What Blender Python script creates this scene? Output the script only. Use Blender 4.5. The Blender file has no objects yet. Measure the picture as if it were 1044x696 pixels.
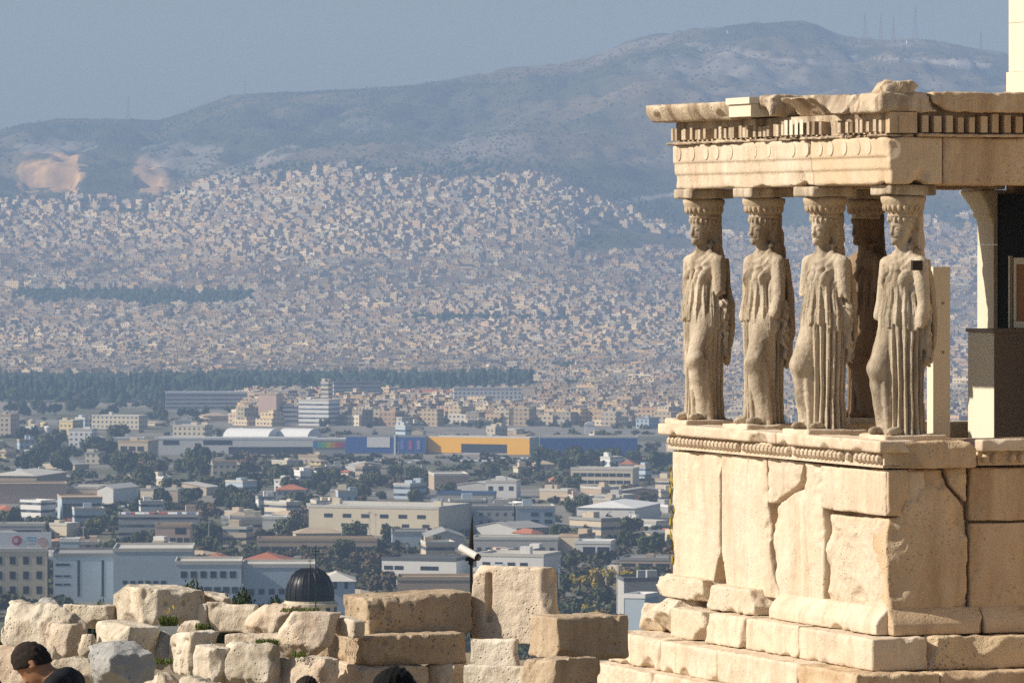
import bpy, math, random
import numpy as np
from mathutils import Vector, Matrix
random.seed(7)
RNG = np.random.default_rng(11)
rad = math.radians
SC = bpy.context.scene
COL = SC.collection

# ------------------------------------------------------------------ camera
F = 5800.0            # focal length in photo pixels (1044 wide): a 200 mm lens
CX, HY = 522.0, 244.0 # principal column and horizon row of the photo
cam_d = bpy.data.cameras.new('camera')
cam_d.lens = 200.0; cam_d.sensor_width = 36.0
cam_d.shift_y = -(348.0 - HY) / 1044.0
cam_d.clip_start = 0.5; cam_d.clip_end = 60000
cam_d.dof.use_dof = True; cam_d.dof.focus_distance = 57.5; cam_d.dof.aperture_fstop = 22
cam = bpy.data.objects.new('camera', cam_d); COL.objects.link(cam)
cam.rotation_euler = (rad(90), 0, 0)
SC.camera = cam

# ------------------------------------------------------------------ light
T = rad(20.3)         # yaw of the porch
BETA, ELEV = rad(13), rad(35)
_l = Vector((-math.cos(BETA), math.sin(BETA), 0)); _l.rotate(Matrix.Rotation(T, 3, 'Z'))
SUN = Vector((_l.x * math.cos(ELEV), _l.y * math.cos(ELEV), math.sin(ELEV)))
sd = bpy.data.lights.new('sun', 'SUN'); sd.energy = 5.0; sd.angle = rad(0.5); sd.color = (1.0, 0.91, 0.78)
so = bpy.data.objects.new('sun', sd); COL.objects.link(so)
so.rotation_euler = SUN.to_track_quat('Z', 'Y').to_euler(); so.location = (-60, 20, 80)
W = bpy.data.worlds.new('World'); SC.world = W; W.use_nodes = True
nt = W.node_tree; nt.nodes.clear()
sky = nt.nodes.new('ShaderNodeTexSky'); sky.sky_type = 'NISHITA'; sky.sun_disc = False
sky.sun_elevation = ELEV; sky.sun_rotation = math.atan2(SUN.x, SUN.y)
sky.air_density = 1.0; sky.dust_density = 1.2; sky.ozone_density = 1.0
bg = nt.nodes.new('ShaderNodeBackground'); bg.inputs['Strength'].default_value = 0.062
ow = nt.nodes.new('ShaderNodeOutputWorld')
nt.links.new(sky.outputs[0], bg.inputs[0]); nt.links.new(bg.outputs[0], ow.inputs[0])
SC.view_settings.view_transform = 'Standard'
try: SC.view_settings.look = 'None'
except Exception: pass
SC.view_settings.exposure = 0.3; SC.view_settings.gamma = 1.0
SC.render.engine = 'CYCLES'
SC.cycles.use_denoising = False
SC.cycles.max_bounces = 6; SC.cycles.diffuse_bounces = 4; SC.cycles.volume_bounces = 1
SC.cycles.use_adaptive_sampling = True; SC.cycles.adaptive_threshold = 0.01
SC.cycles.caustics_reflective = False; SC.cycles.caustics_refractive = False

# ------------------------------------------------------------------ naming helpers
def tag(o, label=None, cat=None, group=None, kind=None):
    if label: o['label'] = label
    if cat: o['category'] = cat
    if group: o['group'] = group
    if kind: o['kind'] = kind
    return o
def empty(name, loc=(0, 0, 0), rz=0.0, label=None, cat=None, group=None):
    o = bpy.data.objects.new(name, None); COL.objects.link(o)
    o.location = loc; o.rotation_euler = (0, 0, rz); o.empty_display_size = 0.2
    return tag(o, label, cat, group)
def link(name, me, parent=None, mat=None, loc=None, rz=None):
    o = bpy.data.objects.new(name, me); COL.objects.link(o)
    if mat is not None and len(me.materials) == 0: me.materials.append(mat)
    if parent is not None: o.parent = parent
    if loc is not None: o.location = loc
    if rz is not None: o.rotation_euler = (0, 0, rz)
    return o
def copy_tree(o, parent=None):
    c = o.copy(); COL.objects.link(c)
    if parent is not None: c.parent = parent
    for ch in list(o.children): copy_tree(ch, c)
    return c

# ------------------------------------------------------------------ mesh helpers
def mesh_np(name, V, Fq, smooth=True, col=None, uv=None):
    """mesh from an (n,3) array and an (m,4) or (m,3) index array"""
    V = np.asarray(V, np.float32); Fq = np.asarray(Fq, np.int32)
    me = bpy.data.meshes.new(name)
    k = Fq.shape[1]; m = Fq.shape[0]
    me.vertices.add(len(V)); me.vertices.foreach_set('co', V.ravel())
    me.loops.add(m * k); me.loops.foreach_set('vertex_index', Fq.ravel())
    me.polygons.add(m); me.polygons.foreach_set('loop_start', np.arange(0, m * k, k, dtype=np.int32))
    try: me.polygons.foreach_set('loop_total', np.full(m, k, np.int32))
    except Exception: pass
    me.polygons.foreach_set('use_smooth', np.full(m, smooth, bool))
    if uv is not None:
        l = me.uv_layers.new(name='UVMap'); l.data.foreach_set('uv', np.asarray(uv, np.float32).ravel())
    if col is not None:
        a = me.color_attributes.new('Col', 'FLOAT_COLOR', 'CORNER' if len(col) == m * k else 'POINT')
        c4 = np.ones((len(col), 4), np.float32); c4[:, :3] = col
        a.data.foreach_set('color', c4.ravel())
    me.update(calc_edges=True); me.validate(clean_customdata=False)
    return me
CUBE_V = np.array([[-.5,-.5,0],[.5,-.5,0],[.5,.5,0],[-.5,.5,0],[-.5,-.5,1],[.5,-.5,1],[.5,.5,1],[-.5,.5,1]], np.float32)
CUBE_F = np.array([[0,1,5,4],[1,2,6,5],[2,3,7,6],[3,0,4,7],[4,5,6,7],[3,2,1,0]], np.int32)
class MB:
    """collects plain shapes and links them as one mesh"""
    def __init__(s): s.v = []; s.f = []; s.n = 0
    def add(s, V, Fs):
        s.v.append(np.asarray(V, float)); s.f += [tuple(i + s.n for i in f) for f in Fs]; s.n += len(V)
    def box(s, x0, x1, y0, y1, z0, z1, rz=0, c=None):
        V = CUBE_V * [x1-x0, y1-y0, z1-z0] + [(x0+x1)/2, (y0+y1)/2, z0]
        if rz:
            ce = np.array([(x0+x1)/2, (y0+y1)/2, 0]); R = np.array(Matrix.Rotation(rz, 3, 'Z')); V = (V-ce) @ R.T + ce
        s.add(V, CUBE_F.tolist())
    def tube(s, p, q, r0, r1=None, n=8):
        r1 = r0 if r1 is None else r1
        p = Vector(p); q = Vector(q); d = (q-p).normalized(); a = d.orthogonal().normalized(); b = d.cross(a)
        V = []
        for c, r in ((p, r0), (q, r1)):
            for k in range(n):
                t = 2*math.pi*k/n; V.append(c + a*math.cos(t)*r + b*math.sin(t)*r)
        Fs = [(k, (k+1) % n, n+(k+1) % n, n+k) for k in range(n)] + [tuple(range(n-1, -1, -1)), tuple(range(n, 2*n))]
        s.add([tuple(v) for v in V], Fs)
    def lathe(s, prof, n=24, c=(0, 0, 0)):
        V = []; Fs = []; m = len(prof)
        for r, z in prof:
            for k in range(n):
                t = 2*math.pi*k/n; V.append((c[0]+r*math.cos(t), c[1]+r*math.sin(t), c[2]+z))
        for j in range(m-1):
            for k in range(n):
                Fs.append((j*n+k, j*n+(k+1) % n, (j+1)*n+(k+1) % n, (j+1)*n+k))
        s.add(V, Fs)
    def prism(s, pts, y0, y1):   # polygon in x,z extruded along y
        n = len(pts); V = [(x, y0, z) for x, z in pts] + [(x, y1, z) for x, z in pts]
        Fs = [(k, (k+1) % n, n+(k+1) % n, n+k) for k in range(n)] + [tuple(range(n-1, -1, -1)), tuple(range(n, 2*n))]
        s.add(V, Fs)
    def mesh(s, name, smooth=False):
        me = bpy.data.meshes.new(name)
        me.from_pydata(np.concatenate(s.v).tolist(), [], s.f)
        if smooth: me.polygons.foreach_set('use_smooth', np.full(len(me.polygons), True))
        me.update(); return me
    def build(s, name, mat, parent=None, smooth=False, loc=None, rz=None):
        return link(name, s.mesh(name, smooth), parent, mat, loc, rz)

# ------------------------------------------------------------------ noise and implicit surfaces
_LAT = RNG.random((48, 48, 48)).astype(np.float32)
def vnoise(P, scale=1.0, seed=0):
    Q = P / scale + np.array([seed*7.31, seed*3.77, seed*5.13]) + 100.0
    i = np.floor(Q).astype(np.int32); f = (Q - i).astype(np.float32); f = f*f*(3-2*f); i %= 48
    j = (i + 1) % 48
    x0, y0, z0 = i[..., 0], i[..., 1], i[..., 2]; x1, y1, z1 = j[..., 0], j[..., 1], j[..., 2]
    fx, fy, fz = f[..., 0], f[..., 1], f[..., 2]
    a = _LAT[x0, y0, z0]*(1-fx) + _LAT[x1, y0, z0]*fx; b = _LAT[x0, y1, z0]*(1-fx) + _LAT[x1, y1, z0]*fx
    c = _LAT[x0, y0, z1]*(1-fx) + _LAT[x1, y0, z1]*fx; d = _LAT[x0, y1, z1]*(1-fx) + _LAT[x1, y1, z1]*fx
    return ((a*(1-fy)+b*fy)*(1-fz) + (c*(1-fy)+d*fy)*fz)*2-1
def fbm(P, scale, seed=0, octv=3):
    r = 0; a = 1.0
    for k in range(octv):
        r = r + a*vnoise(P, scale, seed+k*1.7); a *= .5; scale *= .5
    return r
def surface(func, lo, hi, h):
    """naive surface nets of func<0 on a grid of step h"""
    lo = np.array(lo, float)-2*h; hi = np.array(hi, float)+2*h
    n = np.ceil((hi-lo)/h).astype(int)+1
    ax = [lo[k]+h*np.arange(n[k]) for k in range(3)]
    G = np.stack(np.meshgrid(*ax, indexing='ij'), -1)
    D = func(G).astype(np.float32); del G
    D[0] = D[-1] = 1; D[:, 0] = D[:, -1] = 1; D[:, :, 0] = D[:, :, -1] = 1
    S = D < 0
    c = [S[a:n[0]-1+a, b:n[1]-1+b, e:n[2]-1+e] for a in (0, 1) for b in (0, 1) for e in (0, 1)]
    cnt = sum(x.astype(np.int8) for x in c)
    act = (cnt > 0) & (cnt < 8)
    idx = np.full(act.shape, -1, np.int32); ci = np.argwhere(act); idx[act] = np.arange(len(ci), dtype=np.int32)
    acc = np.zeros((len(ci), 3)); num = np.zeros(len(ci))
    for a in (0, 1):
        for b in (0, 1):
            for axis in range(3):
                o0 = [0, 0, 0]; oth = [k for k in range(3) if k != axis]; o0[oth[0]] = a; o0[oth[1]] = b
                o1 = list(o0); o1[axis] = 1
                p0 = ci+o0; p1 = ci+o1
                d0 = D[tuple(p0.T)]; d1 = D[tuple(p1.T)]; m = (d0 < 0) != (d1 < 0)
                t = np.where(m, d0/np.where(m, d0-d1, 1), 0)
                q = np.tile(np.array(o0, float), (len(ci), 1)); q[:, axis] += t
                acc += q*m[:, None]; num += m
    V = lo+(ci+acc/num[:, None])*h
    Q = []
    for axis in range(3):
        o = [k for k in range(3) if k != axis]
        sl0 = [slice(1, n[k]-1) for k in range(3)]; sl0[axis] = slice(0, n[axis]-1)
        sl1 = list(sl0); sl1[axis] = slice(1, n[axis])
        s0 = S[tuple(sl0)]; s1 = S[tuple(sl1)]
        e = np.argwhere(s0 != s1)
        if not len(e): continue
        fl = s0[tuple(e.T)]
        e = e + [0 if k == axis else 1 for k in range(3)]
        def cell(da, db):
            w = e.copy(); w[:, o[0]] -= da; w[:, o[1]] -= db
            return idx[tuple(w.T)]
        q = np.stack([cell(1, 1), cell(0, 1), cell(0, 0), cell(1, 0)], 1)
        if axis == 1: fl = ~fl
        q[~fl] = q[~fl][:, ::-1]
        Q.append(q)
    return V, np.concatenate(Q)
def smin(a, b, k):
    h = np.clip(.5+.5*(b-a)/k, 0, 1); return b*(1-h)+a*h-k*h*(1-h)
def smax(a, b, k): return -smin(-a, -b, k)
def s_box(P, c, hs, r=0.0):
    q = np.abs(P-np.array(c))-(np.array(hs)-r)
    return np.linalg.norm(np.maximum(q, 0), axis=-1)+np.minimum(q.max(-1), 0)-r
def s_ell(P, c, r):
    r = np.array(r); q = (P-np.array(c))/r; k = np.linalg.norm(q, axis=-1)
    return (k-1)*r.min()*np.where(k > 1, 1, 1)
def s_cap(P, a, b, ra, rb=None):
    rb = ra if rb is None else rb
    a = np.array(a, float); b = np.array(b, float); d = b-a
    t = np.clip(((P-a)@d)/(d@d), 0, 1)
    return np.linalg.norm(P-a-t[..., None]*d, axis=-1)-(ra+(rb-ra)*t)
def s_poly(X, Z, pts):
    """signed distance to a polygon in the plane"""
    pts = np.array(pts, float); n = len(pts)
    d = np.full(X.shape, 1e9); s = np.ones(X.shape)
    for i in range(n):
        a = pts[i]; b = pts[i-1]; e = b-a
        wx = X-a[0]; wz = Z-a[1]
        t = np.clip((wx*e[0]+wz*e[1])/(e@e), 0, 1)
        d = np.minimum(d, (wx-e[0]*t)**2+(wz-e[1]*t)**2)
        c1 = Z >= a[1]; c2 = Z < b[1]; c3 = e[0]*wz > e[1]*wx
        fl = (c1 & c2 & c3) | (~c1 & ~c2 & ~c3)
        s = np.where(fl, -s, s)
    return s*np.sqrt(d)
def scallops(hs, n, rg, dmax, rmin=.22, rmax=.75):
    """spheres that bite conchoidal chips out of the arrises of a box (centre 0, half size hs)"""
    out = []
    for _ in range(n):
        ax = rg.choice(3, p=hs/hs.sum()); s = rg.choice([-1, 1], 3)
        p = hs*s; p[ax] = rg.uniform(-1, 1)*hs[ax]
        nrm = s*rg.uniform(.35, 1, 3); nrm[ax] = rg.uniform(-.5, .5); nrm = nrm/np.linalg.norm(nrm)
        R = rg.uniform(rmin, rmax); dep = dmax*rg.random()**1.7
        out.append((p+nrm*(R-dep), R))
    return out
def bite(P, d, sc, wob):
    for c, R in sc:
        m = np.abs(P-c).max(-1) < R+.03
        if m.any():
            q = P[m]; d[m] = np.maximum(d[m], R-np.linalg.norm(q-c, axis=-1)+wob[m])
    return d
def rough_stone(hs, seed, h=.017, r=.010, rough=.012, chip=.06, pit=.0, nchip=None, lump=0.0, cut=None):
    """a weathered block, base at z=0"""
    hs = np.array(hs, float); rg = np.random.default_rng(int(seed*10)+3)
    sc = scallops(hs, int(nchip if nchip is not None else 10+hs.sum()*9), rg, chip)
    tilt = rg.uniform(-1, 1, (6, 3))*.06
    def f(P):
        Q = P-np.array([0, 0, hs[2]])
        w = fbm(P, .26, seed, 3)
        Wp = np.stack([vnoise(P, .5, seed+1), vnoise(P, .5, seed+5), vnoise(P, .5, seed+9)], -1)*(rough*.35+lump)
        d = s_box(Q+Wp, (0, 0, 0), hs, r)
        k = 0
        for ax in range(3):                      # faces are not quite square
            for sg in (-1, 1):
                if ax == 2 and sg < 0: k += 1; continue
                o = [a for a in range(3) if a != ax]
                d = np.maximum(d, sg*Q[..., ax]-hs[ax]+.02+tilt[k][0]*Q[..., o[0]]+tilt[k][1]*Q[..., o[1]]-.02*np.abs(tilt[k][2])*10); k += 1
        d = d+rough*(np.abs(w)*1.1-.3)+rough*.45*vnoise(P, .055, seed+4)
        if lump: d = d+lump*.8*np.abs(vnoise(P, .2, seed+6))
        d = bite(Q, d, sc, .010*vnoise(P, .07, seed+8)+.004*vnoise(P, .03, seed+9))
        if pit: d = d+np.clip(vnoise(P, .06, seed+40)-.3, 0, 1)*pit*np.clip(vnoise(P, .4, seed+41)+.5, 0, 1)
        if cut is not None: d = cut(Q, d)
        return d
    lo = -hs-.05; hi = hs+.05; lo[2] = -.05; hi[2] = 2*hs[2]+.05
    return surface(f, lo, hi, h)

def facet_rock(hs, seed, h=.016, n=16, rough=.010, cuts=(.62, .95)):
    """an angular boulder: an ellipsoid-bounded solid cut by random planes, base at z=0"""
    hs = np.array(hs, float); rg = np.random.default_rng(seed)
    N = rg.normal(size=(n, 3)); N /= np.linalg.norm(N, axis=1)[:, None]; off = rg.uniform(*cuts, n)
    def f(P):
        Q = (P-np.array([0, 0, hs[2]]))/hs
        d = np.max(np.abs(Q), axis=-1)-1.0
        for k in range(n): d = smax(d, Q@N[k]-off[k], .008)
        d = d*hs.min()
        return d+rough*(np.abs(fbm(P, .18, seed, 3))-.3)+rough*.4*vnoise(P, .045, seed+4)
    lo = -hs-.05; hi = hs+.05; lo[2] = -.05; hi[2] = 2*hs[2]+.05
    return surface(f, lo, hi, h)

# ------------------------------------------------------------------ material helpers
def mat_new(name):
    m = bpy.data.materials.new(name); m.use_nodes = True; t = m.node_tree; t.nodes.clear()
    out = t.nodes.new('ShaderNodeOutputMaterial'); b = t.nodes.new('ShaderNodeBsdfPrincipled')
    t.links.new(b.outputs[0], out.inputs[0]); b.inputs['Roughness'].default_value = .85
    b.inputs['Specular IOR Level'].default_value = .25
    return m, t, b
def nd(t, typ, **kw):
    n = t.nodes.new(typ)
    for k, v in kw.items():
        if k in n.inputs: n.inputs[k].default_value = v
        else: setattr(n, k, v)
    return n
def noise_n(t, vec, scale, detail=4, rough=.55, dist=0.0):
    n = nd(t, 'ShaderNodeTexNoise', Scale=scale, Detail=detail, Roughness=rough, Distortion=dist)
    t.links.new(vec, n.inputs['Vector']); return n.outputs['Fac']
def ramp(t, fac, stops):
    n = t.nodes.new('ShaderNodeValToRGB'); e = n.color_ramp.elements
    while len(e) > 1: e.remove(e[0])
    for i, (p, c) in enumerate(stops):
        el = e[0] if i == 0 else e.new(p)
        el.position = p; el.color = (*c, 1) if len(c) == 3 else c
    t.links.new(fac, n.inputs[0]); return n.outputs[0]
def grey(v): return (v, v, v)
def mix(t, fac, a, b, mode='MIX'):
    n = nd(t, 'ShaderNodeMix', data_type='RGBA', blend_type=mode)
    for k, x in ((0, fac), (6, a), (7, b)):
        if isinstance(x, (int, float)): n.inputs[k].default_value = x
        elif isinstance(x, tuple): n.inputs[k].default_value = (*x, 1) if len(x) == 3 else x
        else: t.links.new(x, n.inputs[k])
    return n.outputs[2]
def math_n(t, op, a, b=None):
    n = nd(t, 'ShaderNodeMath', operation=op)
    for k, x in ((0, a), (1, b)):
        if x is None: continue
        if isinstance(x, (int, float)): n.inputs[k].default_value = x
        else: t.links.new(x, n.inputs[k])
    return n.outputs[0]
def scaled(t, vec, s):
    n = nd(t, 'ShaderNodeMapping'); n.inputs['Scale'].default_value = s; t.links.new(vec, n.inputs[0]); return n.outputs[0]
def plain(name, c, rough=.8, metal=0.0, spec=.25, var=.12, vs=.6):
    m, t, b = mat_new(name)
    tc = nd(t, 'ShaderNodeTexCoord').outputs['Object']
    f = noise_n(t, tc, vs, 5)
    k = mix(t, f, tuple(x*(1-var) for x in c), tuple(min(1, x*(1+var)) for x in c))
    t.links.new(k, b.inputs['Base Color']); b.inputs['Roughness'].default_value = rough
    b.inputs['Metallic'].default_value = metal; b.inputs['Specular IOR Level'].default_value = spec
    return m
def stone(name, light, mid, stain, pits=.35, streak=.5, bump=.35, sc=1.0, grey_amt=.0, greyc=(.3, .29, .27), st0=.5):
    m, t, b = mat_new(name)
    tc = nd(t, 'ShaderNodeTexCoord').outputs['Object']
    oi = nd(t, 'ShaderNodeObjectInfo')
    ad = nd(t, 'ShaderNodeVectorMath', operation='ADD'); t.links.new(tc, ad.inputs[0])
    rv = nd(t, 'ShaderNodeVectorMath', operation='SCALE'); rv.inputs[0].default_value = (31, 17, 23)
    t.links.new(oi.outputs['Random'], rv.inputs['Scale']); t.links.new(rv.outputs[0], ad.inputs[1])
    v = ad.outputs[0]
    big = ramp(t, noise_n(t, v, 1.3*sc, 5, .6, .3), [(.33, grey(0)), (.7, grey(1))])
    c = mix(t, big, light, mid)
    st = ramp(t, noise_n(t, scaled(t, v, (3.2*sc, 3.2*sc, .55*sc)), 1.0, 5, .65, .5), [(st0, grey(0)), (st0+.24, grey(1))])
    c = mix(t, math_n(t, 'MULTIPLY', st, streak), c, stain)
    if grey_amt:
        g = ramp(t, noise_n(t, v, 2.1*sc, 5, .6), [(.45, grey(0)), (.7, grey(1))])
        c = mix(t, math_n(t, 'MULTIPLY', g, grey_amt), c, greyc)
    fine = noise_n(t, v, 14*sc, 5, .7)
    c = mix(t, .35, c, mix(t, fine, grey(.25), grey(.95)), 'SOFT_LIGHT')
    vo = nd(t, 'ShaderNodeTexVoronoi', Scale=22*sc); t.links.new(v, vo.inputs['Vector'])
    pm = noise_n(t, v, 3*sc, 2)
    pt = math_n(t, 'MULTIPLY', ramp(t, vo.outputs['Distance'], [(.05, grey(1)), (.28, grey(0))]), ramp(t, pm, [(.48, grey(0)), (.6, grey(1))]))
    c = mix(t, math_n(t, 'MULTIPLY', pt, pits), c, tuple(x*.35 for x in stain))
    t.links.new(c, b.inputs['Base Color'])
    micro = noise_n(t, v, 46*sc, 4, .75)
    c = mix(t, .45, c, mix(t, micro, grey(.2), grey(.9)), 'SOFT_LIGHT')
    hgt = math_n(t, 'ADD', math_n(t, 'MULTIPLY', fine, .7), math_n(t, 'MULTIPLY', noise_n(t, v, 5*sc, 7, .75), 1.0))
    hgt = math_n(t, 'ADD', hgt, math_n(t, 'MULTIPLY', micro, .35))
    hgt = math_n(t, 'SUBTRACT', hgt, math_n(t, 'MULTIPLY', pt, .8))
    bp = nd(t, 'ShaderNodeBump', Strength=bump, Distance=.035); t.links.new(hgt, bp.inputs['Height'])
    t.links.new(bp.outputs[0], b.inputs['Normal'])
    b.inputs['Roughness'].default_value = .9; b.inputs['Specular IOR Level'].default_value = .15
    return m
# ------------------------------------------------------------------ terrain
RIDGE = np.array([(-700,150),(-300,140),(0,133),(30,126),(60,121),(95,121),(130,120),(160,123),(180,118),(210,106),(240,97),(300,93),(350,92),(385,90),(420,87),(450,82),(480,77),(515,73),(545,70),(575,64),(600,59),(625,50),(650,42),(690,34),(710,32),(730,29),(755,25),(785,25),(805,22),(822,22),(836,27),(850,35),(880,40),(910,42),(935,39),(960,42),(1000,50),(1044,58),(1100,66),(1300,84),(1800,120)], float)
CITYTOP = np.array([(-700,218),(0,214),(60,212),(110,213),(150,214),(190,200),(240,188),(300,178),(350,174),(450,180),(540,182),(580,188),(620,204),(660,222),(710,236),(770,236),(900,230),(1044,222),(1400,225),(1800,225)], float)
MIDY = np.array([(-700,172),(0,165),(40,160),(80,160),(110,170),(130,178),(160,170),(200,172),(250,158),(330,150),(420,140),(500,132),(560,122),(620,112),(680,104),(760,96),(860,100),(960,112),(1044,124),(1400,140),(1800,170)], float)
_px = np.arange(-900, 1901, 2.0)
def _smooth(tab, w=34.0):
    y = np.interp(_px, tab[:, 0], tab[:, 1]); k = np.exp(-.5*(np.arange(-60, 61)*2.0/w)**2); k /= k.sum()
    return np.convolve(np.pad(y, 60, mode='edge'), k, 'valid')
CITYS, MIDS, RIDS = _smooth(CITYTOP), _smooth(MIDY), _smooth(RIDGE, 6.0)
def ztab(px, D):
    """height of the far terrain for azimuth px (photo column) and distance D"""
    zr = lambda y, d: (HY-y)/F*d
    yc = np.interp(px, _px, CITYS); ym = np.interp(px, _px, MIDS); yr = np.interp(px, _px, RIDS)
    ds = [0, 12, 20, 28, 36, 50, 62, 72, 84, 100, 122, 165, 300, 800, 1500, 2300, 3500, 4600, 5200, 6100, 6900, 7700, 8600, 9600, 10300, 12000]
    o = np.ones_like(px)
    zs = [-1.7*o, -2.2*o, -3.1*o, -3.75*o, -4.15*o, -4.6*o, -4.9*o, -5.3*o, -7.6*o, -8.9*o, -9.6*o, -50*o, -68*o, -80*o, -104*o, -116*o, -128*o, -131*o,
          zr(388, 5200)*o, zr(342+0*px, 6100), zr(.45*300+.55*(yc+55), 6900), zr(yc+4, 7700), zr(ym, 8600), zr(yr, 9600), zr(yr+22, 10300), zr(yr+90, 12000)]
    out = np.zeros(np.broadcast(px, D).shape)
    Db = np.broadcast_to(D, out.shape)
    for k in range(len(ds)-1):
        m = (Db >= ds[k]) & (Db <= ds[k+1])
        t = (Db-ds[k])/(ds[k+1]-ds[k])
        out = np.where(m, zs[k]+(zs[k+1]-zs[k])*t, out)
    return out
def hgt(x, y):
    x = np.asarray(x, float); y = np.asarray(y, float)
    px = CX+F*x/np.maximum(y, 1.0)
    z = ztab(px, y)
    P = np.stack(np.broadcast_arrays(x, y, np.zeros_like(x)), -1)
    a = np.clip((y-7000)/1800, 0, 1)*np.clip((10500-y)/600, 0, 1)
    hill = np.clip(1-np.abs(y-9600)/420, 0, 1)
    rid = np.abs(vnoise(P*np.array([1, .55, 1]), 210, 3))+.5*np.abs(vnoise(P, 95, 5))+.25*vnoise(P, 45, 8)
    z = z + a*(1-.97*hill)*(rid-.45)*44
    z = z + a*hill*(vnoise(P, 38, 4)*1.5+vnoise(P, 15, 6)*1.5)
    z = z + a*(1-.8*hill)*((np.abs(vnoise(P*np.array([1,.6,1]), 42, 14))-.3)*9+vnoise(P, 17, 15)*2.5)
    b = np.clip((y-1000)/500, 0, 1)*(1-np.clip((y-6500)/1000, 0, 1))
    z = z + b*2.0*vnoise(P, 160, 9)
    # the quarry faces: level floors ending in a cliff
    for qx, qw, d0, d1 in ((50, 30, 7960, 8420), (153, 13, 7990, 8330)):
        q = np.clip((1-np.abs(px-qx+.12*(y-d1)*0-3*vnoise(P, 60, 31))/qw)*6, 0, 1)
        zf = ztab(px, np.full_like(px, float(d0))); t = np.clip((y-d0)/(d1-d0), 0, 1)
        m = q*((y > d0) & (y < d1))*np.clip((d1-y)/26, 0, 1)
        z = z*(1-m)+(zf+4+10*t+5*vnoise(P, 22, 33))*m
    n = np.clip(1-np.abs(y-58.2)/2.4, 0, 1)*np.clip((560-px)/60, 0, 1)*np.clip((px+300)/100, 0, 1)
    z = z + np.clip(n*1.6, 0, 1)*.62*(1+.25*vnoise(P, 2.5, 2))
    return z
def hz(x, y): return float(hgt(np.array([x]), np.array([y]))[0])
def at(px, py, D): return Vector(((px-CX)/F*D, D, (HY-py)/F*D))
_DS = np.concatenate([np.arange(90, 2000, 6.), np.arange(2000, 10500, 12.)])
def ground(px, py):
    """first point of the ground beyond the rock edge that photo pixel (px,py) sees"""
    z = hgt((px-CX)/F*_DS, _DS); ray = (HY-py)/F*_DS
    i = np.argmax((ray <= z) & (_DS > 900)); D = float(_DS[i])
    return Vector(((px-CX)/F*D, D, float(z[i])))
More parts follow.
